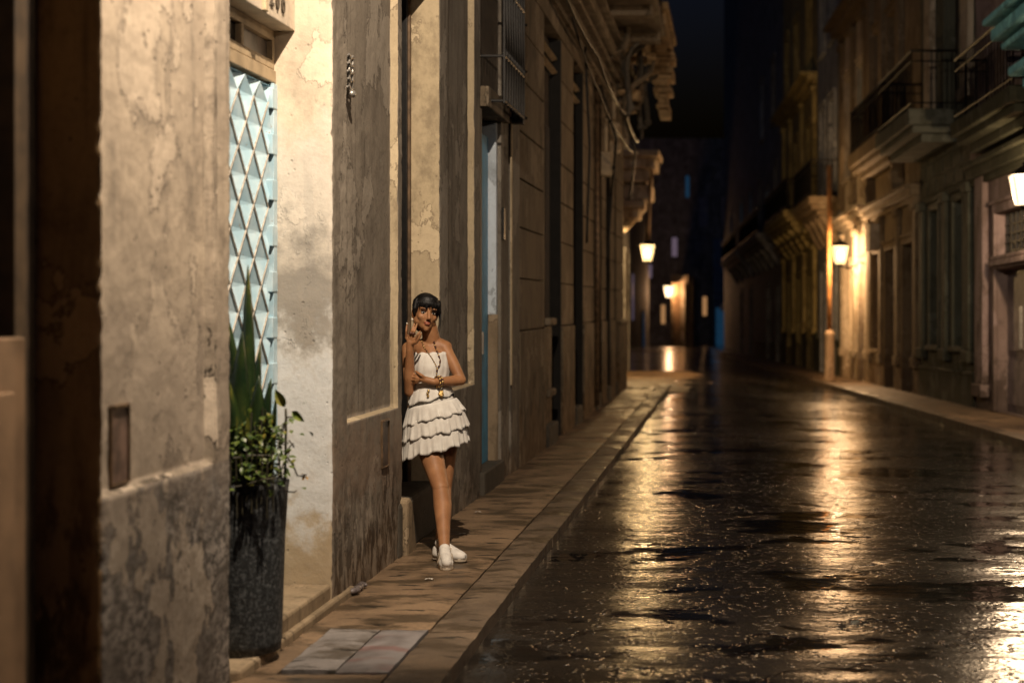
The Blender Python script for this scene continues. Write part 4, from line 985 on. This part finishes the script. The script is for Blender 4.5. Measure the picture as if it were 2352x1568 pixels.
# litter
m = MB(); rnd = random.Random(5)
for k, (x, y_) in enumerate(((814, 1366), (820, 1361), (827, 1356), (834, 1351))):
    q = W(x, y_, 1.475*F/(y_-CY)); q.z = ZP+.022; m.ell(q, (.014+.008*rnd.random(), .038, .012+.006*rnd.random()), Matrix.Rotation(-.7+k*.5, 3, 'Z'), 9, 6)
tag(m.build('crumpled_bag', plain("dull_grey_plastic", (.12,.10,.095), .3, .5, 40), None, True), 'crumpled grey plastic bag lying at the foot of the second pier', 'litter')
for k, (x, y_, lab) in enumerate(((985, 1333, 'small white paper scrap on the pavement nearer than the feet'), (1062, 1228, 'tiny pale paper scrap in the shadow behind the shoes'), (1098, 1178, 'tiny white paper scrap on the pavement beyond the person'))):
    d = 1.475*F/(y_-CY); q = W(x, y_, d); m = MB(); z = ZP+.008
    m.grid([[(q.x-.02, q.y-.012, z), (q.x-.02, q.y+.012, z+.003)], [(q.x, q.y-.011, z+.007), (q.x+.003, q.y+.013, z+.004)], [(q.x+.02, q.y-.008, z), (q.x+.021, q.y+.01, z+.002)]])
    tag(m.build('paper_scrap', plain("white_paper", (.6,.55,.48), .7), None, solid=.001), lab, 'litter')

# ------------------------------------------------------------------ the person
DG = None
def bake(o, name, mats, parent, mods):
    for typ, kw in mods:
        md = o.modifiers.new(typ, typ)
        for k, v in kw.items(): setattr(md, k, v)
    dg = bpy.context.evaluated_depsgraph_get(); dg.update()
    me = bpy.data.meshes.new_from_object(o.evaluated_get(dg)); bpy.data.objects.remove(o)
    me.name = name; me.materials.clear()
    for q in mats: me.materials.append(q)
    for p in me.polygons: p.use_smooth = True; p.material_index = 0
    r = bpy.data.objects.new(name, me); COL.objects.link(r)
    if parent: r.parent = parent; r.matrix_parent_inverse = parent.matrix_world.inverted()
    return r

def skin_mat():
    t = NT("brown_skin"); c = t.mix(t.ramp(t.noise(14, 4), .35, .7), (.30,.140,.062), (.38,.185,.085))
    return t.done(c, .52, t.bump(t.noise(160, 2), .08, .002), Subsurface_Weight=.08, Subsurface_Scale=.01, Specular_IOR_Level=.35)
M['skin'] = skin_mat()
M['lips'] = plain("rose_brown_lips", (.30,.085,.055), .35, .15)
def cloth_mat():
    t = NT("white_cotton"); c = t.mix(t.ramp(t.noise(22, 4), .35, .7), (.66,.62,.56), (.76,.73,.67))
    return t.done(c, .9, t.bump(t.math('ADD', t.noise((60, 60, 14), 4, .6), t.noise(240, 2)), .25, .003), Specular_IOR_Level=.15, Sheen_Weight=.1)
M['cloth'] = cloth_mat()
M['hair'] = plain("black_hair", (.006,.005,.0045), .5, .4, 30, 0, .3)
M['hair'].node_tree.nodes['Principled BSDF'].inputs['Specular IOR Level'].default_value = .3
M['gold'] = plain("gold_bead", (.62,.42,.16), .3, .3, 40, .85)
M['bead'] = plain("dark_brown_bead", (.09,.035,.02), .35, .5, 40)
M['pearl'] = plain("cream_bead", (.7,.62,.5), .25, .15)
M['shoe'] = plain("white_canvas_shoe", (.70,.66,.60), .75, .15, 20)
M['sole'] = plain("cream_rubber_sole", (.50,.42,.32), .6, .2, 20)

FX = W(1026, 1305, 7.95)
PER = thing('person', 'person in a white strapless ruffled dress leaning in the doorway, one hand raised', 'person', (FX.x, FX.y, ZP))
B = MB()
# torso
pel = W(1000, 968, 8.54); waist = W(992, 893, 8.56); chest = W(991, 832, 8.58); nb = W(992, 787, 8.60); nt = W(986, 752, 8.575)
B.ell(pel, (.145, .10, .10)); B.ell(pel+Vector((0, .0, .05)), (.125, .095, .10)); B.ell(pel+Vector((-.05, .06, -.03)), (.085, .08, .09)); B.ell(pel+Vector((.06, .06, -.03)), (.085, .08, .09))
B.cap(pel+Vector((0, 0, .03)), waist, .088, .068); B.ell(waist, (.086, .066, .09)); B.cap(waist, chest, .068, .078); B.ell(chest, (.092, .074, .11))
B.ell(chest+Vector((-.042, -.048, -.015)), (.044, .042, .046)); B.ell(chest+Vector((.044, -.048, -.012)), (.044, .042, .046))
shL = W(1020, 799, 8.60); shR = W(938, 800, 8.68)
B.ell((chest+nb)/2+Vector((-.01, .012, .02)), (.108, .062, .075))
B.chain([shR, nb+Vector((-.03, .01, -.015)), nb+Vector((.03, .0, -.015)), shL], [.040, .046, .046, .040])
B.chain([nb+Vector((0, .01, -.01)), nt], [.056, .047]); B.cap(nb+Vector((0, .02, 0)), nb+Vector((.085, .01, -.025)), .045, .035); B.cap(nb+Vector((0, .02, 0)), nb+Vector((-.10, .06, -.025)), .045, .035)
for sx in (-1, 1): B.cap(nb+Vector((sx*.012, -.040, -.030)), nb+Vector((sx*.085, -.018, -.012)), .010, .010)
# her left arm (right in the photo): folded across the waist
elL = W(1059, 873, 8.56); wrL = W(997, 877, 8.425); haL = W(970, 870, 8.412)
B.chain([shL, shL.lerp(elL, .45)+Vector((.004, 0, .0)), elL], [.041, .036, .030]); B.chain([elL, elL.lerp(wrL, .3), wrL], [.030, .032, .0205])
def hand(wr, palm, knuckles, fingers, thumb, nrm_dir):
    """palm slab from wrist to the knuckle row, five separate jointed fingers"""
    B.cap(wr, palm, .021, .021)
    for kq in knuckles: B.cap(palm, kq, .0155, .0095, 10)
    for kq, ch in zip(knuckles, fingers):
        pts = [kq]+ch; n_ = len(pts); B.chain(pts, [.0086-.0016*i for i in range(n_)], 10)
    B.chain([palm+(wr-palm)*.35]+thumb, [.013, .0105, .0085, .0072], 10)
# left hand tucked round the other elbow
kn = [W(958, 862, 8.415), W(956.5, 867.5, 8.41), W(955.5, 873, 8.412), W(956, 878, 8.42)]
hand(wrL, haL, kn, [[W(946, 858, 8.45), W(938, 857, 8.49)], [W(944, 865, 8.445), W(934, 865, 8.49)], [W(944, 872, 8.445), W(935, 874, 8.49)], [W(946, 879, 8.45), W(938, 881, 8.48)]], [W(968, 862, 8.39), W(961, 857, 8.40), W(955, 853, 8.42)], None)
# her right arm (left in the photo): elbow down, hand raised beside the face
elR = W(941, 899, 8.49); wrR = W(941, 803, 8.405); haR = W(942, 785, 8.40)
B.chain([shR, shR.lerp(elR, .5), elR], [.041, .037, .032]); B.chain([elR, elR.lerp(wrR, .35)+Vector((0, -.004, 0)), wrR], [.032, .034, .0215])
kn = [W(933, 775, 8.395), W(941, 771, 8.388), W(948, 771, 8.386), W(955, 777, 8.388)]
hand(wrR, haR, kn, [[W(933, 760, 8.375), W(934.8, 744, 8.385)], [W(946, 759, 8.372), W(951.8, 743, 8.385)], [W(952, 761, 8.372), W(957.8, 744, 8.385)], [W(960, 768, 8.375), W(965.5, 760, 8.39)]],
     [W(956, 786, 8.375), W(962, 777, 8.362), W(966.5, 767, 8.36)], None)
# legs
hipR = W(979, 990, 8.60); knR = W(1012, 1124, 8.32); anR = W(1021, 1262, 8.06)
B.chain([hipR, hipR.lerp(knR, .35)+Vector((.0, -.012, 0)), hipR.lerp(knR, .75), knR+Vector((0,0,.01))], [.088, .074, .056, .048])
B.ell(knR+Vector((0, -.016, 0)), (.037, .035, .05))
B.chain([knR, knR.lerp(anR, .28)+Vector((.002, .018, 0)), knR.lerp(anR, .6)+Vector((0, .008, 0)), anR], [.047, .053, .040, .028])
hipL = W(1026, 990, 8.58); knL = W(1021, 1120, 8.54); anL = W(1011, 1249, 8.24)
B.chain([hipL, hipL.lerp(knL, .35), knL], [.082, .064, .042]); B.chain([knL, knL.lerp(anL, .3)+Vector((0, .02, 0)), knL.lerp(anL, .65), anL], [.040, .044, .032, .026])
toeR = W(1026, 1302, 7.905); toeR.z = ZP+.045; toeL = Vector((anL.x+.118, anL.y-.055, ZP+.04))
B.chain([anR, anR.lerp(toeR, .5)+Vector((0, 0, -.01)), toeR], [.030, .032, .026]); B.cap(anR+Vector((0, .03, -.045)), anR, .026, .028)
B.chain([anL, anL.lerp(toeL, .5)+Vector((0, 0, -.01)), toeL], [.029, .031, .026]); B.cap(anL+Vector((0, .03, -.04)), anL, .025, .027)
# head
yaw, roll = radians(27), radians(8)
fwd = Vector((sin(yaw), -cos(yaw), -.03)).normalized(); up0 = Vector((sin(roll), 0, cos(roll)))
rt = up0.cross(fwd).normalized()*-1; rt = fwd.cross(up0).normalized() if rt.x < 0 else rt
up = rt.cross(fwd)*-1 if (rt.cross(fwd)).z < 0 else rt.cross(fwd)
HM = Matrix((rt, fwd, up)).transposed(); HC = W(977, 718, 8.555)
def H(x, y, z): return HC+HM@Vector((x, y, z))
def he(c, r, n=18, m_=12): B.ell(H(*c), r, HM, n, m_)
def hc(a, b, r0, r1, n=10): B.cap(H(*a), H(*b), r0, r1, n)
he((0, -.012, .030), (.072, .090, .078)); he((0, .016, -.026), (.059, .066, .078)); he((0, .034, -.074), (.041, .044, .036)); he((0, .060, -.096), (.017, .018, .016))
for s in (-1, 1):
    he((s*.036, .052, -.026), (.022, .020, .022)); he((s*.026, .066, .024), (.028, .014, .009)); he((s*.009, .092, -.036), (.0075, .008, .0065))
    he((s*.046, .01, -.055), (.022, .04, .03)); he((s*.073, -.008, -.010), (.008, .019, .029)); he((s*.070, -.004, -.034), (.007, .009, .011))
hc((0, .078, .012), (0, .100, -.030), .0075, .0105); he((0, .1005, -.031), (.0095, .009, .008))
he((0, .080, -.057), (.019, .009, .0055)); he((0, .080, -.0665), (.016, .010, .0065)); he((0, .066, -.052), (.028, .016, .018)); he((0, .062, -.085), (.022, .016, .016))
B.chain([H(0, -.025, -.06), nt, nb], [.046, .046, .052])
raw = B.build('raw', M['skin'], None, normals=False)
body = bake(raw, 'body', [M['skin'], M['lips']], PER, [('REMESH', dict(mode='VOXEL', voxel_size=.0031)), ('SMOOTH', dict(factor=.5, iterations=7))])
HI = HM.transposed()
bm = bmesh.new(); bm.from_mesh(body.data)
hv = [v for v in bm.verts if (lambda q: -.11 < q.z < .03 and abs(q.x) > .024+.012*(q.z > -.02) and abs(q.x) < .066 and q.y > -.01)(HI@(v.co-HC))]
for _ in range(14): bmesh.ops.smooth_vert(bm, verts=hv, factor=.5, use_axis_x=True, use_axis_y=True, use_axis_z=True)
bm.to_mesh(body.data); bm.free()
for p in body.data.polygons:
    q = HI@(p.center-HC)
    if q.y > .072 and abs(q.x) < .020*(1-((q.z+.062)/.016)**2*.6) and -.0735 < q.z < -.0525 and abs(q.z+.0635) > .0012: p.material_index = 1
bvh = BVHTree.FromPolygons([v.co for v in body.data.vertices], [tuple(p.vertices) for p in body.data.polygons])

# eyes, brows, hair
ew = plain("eye_white", (.62,.56,.50), .2, .1); ei = plain("dark_iris", (.012,.007,.005), .12)
for s in (-1, 1):
    m = MB(); m.ell(H(s*.0295, .0668, .000), (.0135, .0085, .0066), HM, 14, 8); e = m.build('eye', ew, PER, True)
    m = MB(); m.ell(H(s*.0295+.0005, .0725, .0005), (.0062, .0040, .0062), HM, 12, 8); m.build('iris', ei, e, True)
    m = MB(); m.tube([H(s*.0145, .0720, .0005), H(s*.022, .0765, .0065), H(s*.031, .0765, .0078), H(s*.040, .071, .0045), H(s*.0455, .066, .002)], [.0012, .0019, .0022, .0020, .0010], 6)
    m.build('eyelash', M['hair'], e, True)
    m = MB(); m.tube([H(s*.013, .0815, .0175), H(s*.024, .083, .0205), H(s*.036, .078, .0215), H(s*.046, .069, .0175)], [.0020, .0026, .0022, .0010], 6); m.build('eyebrow', M['hair'], PER, True)
rnd = random.Random(11)
hb = MB()
hb.ell(H(0, -.020, .038), (.077, .095, .083), HM, 22, 14); hb.ell(H(0, -.050, -.005), (.070, .066, .085), HM, 18, 12); hb.ell(H(0, -.055, -.06), (.048, .045, .06), HM, 16, 10)
hb.chain([H(-.060, .03, .06), H(-.070, .036, .02), H(-.069, .030, -.012)], [.024, .015, .004], 10); hb.chain([H(.062, .015, .06), H(.074, .028, .02), H(.072, .022, -.02)], [.026, .016, .006], 10); hb.chain([H(-.062, .012, .06), H(-.074, .018, .02), H(-.073, .012, -.012)], [.026, .014, .006], 10)
hb.ell(H(0, .028, .078), (.062, .052, .034), HM, 18, 12)
for k in range(14):                                   # fringe locks
    x = -.058+.116*k/13; L = rnd.uniform(.034, .056)+(0.014 if x < -.02 else 0); j = rnd.uniform(-.006, .006)
    yf = .083*sqrt(max(.05, 1-(x/.078)**2))
    if k in (3, 6, 9): L *= .45
    hb.chain([H(x*.85, yf-.022, .088), H(x, yf+.002, .060), H(x+j, yf+.002, .060-L)], [.010, .0055, .0016], 8)
raw = hb.build('raw', M['hair'], None, normals=False)
hair = bake(raw, 'hair', [M['hair']], PER, [('REMESH', dict(mode='VOXEL', voxel_size=.0038)), ('SMOOTH', dict(factor=.4, iterations=2))])
m = MB()
m.tube([W(1012, 712, 8.57), W(1012, 735, 8.57), W(1010, 755, 8.56), W(1008, 770, 8.56)], [.005, .0030, .002, .0006], 6); m.tube([W(1010, 716, 8.58), W(1008, 745, 8.58), W(1005, 766, 8.57)], [.005, .0026, .0006], 6)
for k in range(46):
    x = rnd.uniform(-.07, .07); yb = -.085*sqrt(max(0, 1-(x/.08)**2)); yf = .085*sqrt(max(.05, 1-(x/.08)**2)); z1 = rnd.uniform(.012, .04)
    m.tube([H(x*.7, yb*.4-.02, .116-abs(x)*.3), H(x*.85, .012, .114-abs(x)*.55), H(x, yf*.8, .088-abs(x)*.25), H(x+rnd.uniform(-.004, .004), yf+.004, .06), H(x+rnd.uniform(-.008, .008), yf+.004, z1)], [.0012, .0018, .0018, .0016, .0006], 5)
m.build('loose_strand', M['hair'], hair, True)
m = MB(); c = H(.074, .0, -.050); m.ell(c, (.0075, .0075, .0085)); m.build('earring', M['pearl'], PER, True)

# dress: bodice, waist frill, three ruffle tiers
def ringpt(c, a, b, th, tilt, amp=0, n=0, ph=0, dz=0):
    r = 1+amp*sin(n*th+ph)+amp*.5*sin((n*1.7)*th+ph*2.3)
    return Vector((c[0]+a*r*cos(th), c[1]+b*r*sin(th), c[2]+tilt*cos(th)+dz))
dress = MB(); N = 96; rows = []
specs = [  # pixel centre x, y, half width m, half depth, amp
    (990, 809, .096, .088, .02), (990, 815, .097, .094, .02), (991, 828, .104, .108, .018), (991, 842, .108, .118, .012), (991, 854, .106, .112, .014), (991, 866, .101, .108, .02), (991, 880, .101, .124, .012), (991, 893, .103, .128, .012), (990, 906, .114, .132, .012)]
for k, (px_, py_, a_, b_, am) in enumerate(specs):
    c = W(px_, py_, 8.578-.0004*k)
    rows.append([ringpt(c, a_, b_, 2*pi*i/N, .002, am, 15, .4*k, .004*sin(9*2*pi*i/N)*(k == 0)) for i in range(N+1)])
dress.grid([list(r) for r in zip(*rows)])
drs = dress.build('dress', M['cloth'], PER, True, merge=.0004, solid=.004); drs['label'] = "white strapless dress with a gathered bodice"
def tier(name, top, bot, n, amp, steps=9, ph=0, hemz=.012, sub=None):
    m = MB(); rows = []; N = 300
    (tx, ty, td, ta, tb, tt), (bx, by, bd, ba_, bb, bt) = top, bot
    c0, c1 = W(tx, ty, td), W(bx, by, bd)
    for k in range(steps+1):
        t = k/steps; f = t**.8; c = c0.lerp(c1, t); r = []
        for i in range(N+1):
            th = 2*pi*(i % N)/N
            wob = .55*sin(n*th+ph+.6*sin(3*th))+.42*sin(2.6*n*th+ph*1.7+sin(5*th))+.12*sin(4.3*n*th+ph)+.8*noise.noise(Vector((cos(th)*2.2, sin(th)*2.2, ph)))
            am = amp*t**1.2*wob
            a = ta+(ba_-ta)*f; b = tb+(bb-tb)*f
            r.append(Vector((c.x+(a+am)*cos(th), c.y+(b+am)*sin(th), c.z+(tt+(bt-tt)*t)*cos(th)+hemz*t*t*(.6*cos(n*th+ph)+noise.noise(Vector((cos(th)*1.6, sin(th)*1.6, ph+4)))))))
        rows.append(r)
    m.grid([list(r) for r in zip(*rows)])
    return m.build(name, M['cloth'], sub or drs, True, merge=.0004, solid=.0016)
D0 = 8.555
tier('waist_frill', (991, 882, 8.575, .106, .131, .0), (989, 917, D0, .136, .142, .026), 7, .005, ph=.5)
tier('underskirt', (991, 905, D0, .118, .118, .0), (998, 990, D0, .165, .14, .03), 9, .002, ph=.1)
tier('ruffle', (993, 924, D0, .142, .136, .028), (998, 961, D0, .186, .164, .050), 11, .009, ph=1.3)
tier('ruffle', (996, 953, D0, .174, .149, .044), (1001, 997, D0, .196, .170, .046), 12, .009, ph=2.6)
tier('ruffle', (998, 988, D0, .183, .158, .046), (1001, 1036, D0, .198, .175, .050), 12, .010, ph=4.4)

# jewellery laid on the surface it touches
dm = [o for o in drs.children]+[drs]
def surf_bvh(objs):
    V = []; Fs = []
    for o in objs:
        b0 = len(V); V += [v.co.copy() for v in o.data.vertices]; Fs += [tuple(i+b0 for i in p.vertices) for p in o.data.polygons]
    return BVHTree.FromPolygons(V, Fs)
sb = surf_bvh([body, drs]+[o for o in drs.children])
EYEV = Vector((0, 0, EYE))
def on(x, y, off=.006):
    d = (W(x, y, 8.5)-EYEV).normalized(); h = sb.ray_cast(EYEV, d, 12)
    return (h[0]-d*off) if h[0] else W(x, y, 8.48)
def beads(path, r, mats, step, name, parent):
    pts = []
    for a, b in zip(path, path[1:]):
        n_ = max(1, int(sqrt((a[0]-b[0])**2+(a[1]-b[1])**2)/step))
        for k in range(n_): t = k/n_; pts.append(on(a[0]+(b[0]-a[0])*t, a[1]+(b[1]-a[1])*t))
    m = MB(); m.tube(pts, .0016, 5)
    for k, q in enumerate(pts): m.cur = k % len(mats); m.ell(q, (r*(1+.4*(k % 3 == 0)),)*3, None, 8, 6)
    return m.build(name, mats, parent, True)
beads([(969, 784), (974, 797), (982, 808), (992, 822), (1001, 838), (1003, 846)], .0030, [M['gold'], M['bead']], 2.4, 'necklace', PER)
beads([(997, 785), (1001, 800), (1007, 815), (1011, 826), (1010, 838), (1004, 847), (1003, 858), (1002, 864)], .0048, [M['bead'], M['bead'], M['gold']], 3.6, 'necklace', PER)
m = MB()
for k in range(16):                                   # bracelet round the folded wrist
    ax = (wrL-elL).normalized(); u = ax.cross(Vector((0, 0, 1))).normalized(); v = ax.cross(u); c = wrL+ax*(-.028)
    for j, off in enumerate((-.011, .004)):
        th = 2*pi*k/16+j*.2; q = c+ax*off+(u*cos(th)+v*sin(th))*.031; m.cur = (k+j) % 2; m.ell(q, (.0078,)*3, None, 8, 6)
for q in ((984, 897), (982, 903), (983, 909)): m.cur = 0; m.ell(on(*q, .012), (.008,)*3, None, 8, 6)
m.build('bracelet', [M['gold'], M['bead']], PER, True)
m = MB()
for k in range(12):
    q = on(1013+4.5*cos(k*2.4)*sqrt(k/12), 903+5.5*sin(k*2.4)*sqrt(k/12), .010); m.ell(q, (.009, .008, .008), None, 8, 6)
for q in ((1012, 911), (1015, 914)): m.ell(on(*q), (.005,)*3, None, 8, 6)
m.build('brooch', M['gold'], PER, True)
m = MB()
for c, d in ((W(944.5, 764.5, 8.379), (W(946, 759, 8.372)-W(941, 771, 8.388))), (W(950, 766, 8.378), (W(952, 761, 8.372)-W(948, 771, 8.386)))):
    d.normalize(); u = d.cross(Vector((0, 1, 0))).normalized(); v = d.cross(u)
    m.tube([c+(u*cos(2*pi*k/12)+v*sin(2*pi*k/12))*.0105 for k in range(13)], .0034, 6); m.ell(c-Vector((0, .013, 0)), (.008, .005, .007))
m.build('ring', M['bead'], PER, True)
m = MB(); m.ell(W(934.8, 742.6, 8.378), (.0045, .003, .006)); m.build('fingernail', M['pearl'], PER, True)

# shoes: white flat shoes with a strap and a rounded toe
def shoe(an, toe, lab):
    d = (toe-an); d.z = 0; d.normalize(); s = Vector((d.y, -d.x, 0)); heel = Vector((an.x, an.y, ZP))-d*.045; L = .225
    P = MB()
    def q(t, x, z): return heel+d*(t*L)+s*x+Vector((0, 0, z))
    prof = [(.0, .020), (.06, .027), (.25, .030), (.5, .034), (.72, .040), (.88, .034), (.97, .020), (1.0, .008)]
    m = MB(); lo = []; hi = []
    for t, w_ in prof: lo.append((t, w_)); 
    ring = [(t, w_) for t, w_ in prof]+[(t, -w_) for t, w_ in prof[::-1]]
    a = [m.add(q(t, x, .002)) for t, x in ring]; b = [m.add(q(t, x*1.06, .022)) for t, x in ring]; n_ = len(ring)
    for i in range(n_): m.face((a[i], a[(i+1) % n_], b[(i+1) % n_], b[i]))
    m.face(a[::-1]); m.face(b)
    sh_ = m.build('shoe', M['sole'], PER, False, bevel=.004); sh_['label'] = lab
    # upper: heel counter and toe box with the arch open under a strap
    u = MB()
    secs = [(.0, .018, .055), (.08, .028, .062), (.22, .031, .050), (.40, .034, .046), (.55, .037, .052), (.70, .039, .052), (.85, .034, .042), (.96, .020, .030), (1.0, .006, .022)]
    rows = []
    for t, w_, h in secs: rows.append([q(t, w_*1.04*cos(pi*k/10), .018+h*sin(pi*k/10)**.8) for k in range(11)])
    u.grid(rows); u.build('upper', M['shoe'], sh_, True, solid=.004)
    st = MB(); st.tube([q(.30, .040, .028), q(.34, .030, .075), q(.40, -.0, .090), q(.46, -.032, .070), q(.5, -.042, .028)], .009, 8); st.tube([q(.62, .045, .026), q(.60, .028, .068), q(.58, 0, .078), q(.56, -.028, .068), q(.54, -.044, .026)], .008, 8)
    st.build('strap', M['sole'], sh_, True)
    c = MB(); c.chain([an+Vector((0, 0, .006)), an.lerp(toe, .5)+Vector((0, 0, -.006)), toe+Vector((0, 0, -.002))], [.031, .0335, .0285], 18); c.build('sock', M['shoe'], sh_, True)
shoe(anR, toeR, 'white shoe pointing at the viewer'); shoe(anL, toeL, 'white shoe pointing to the right')
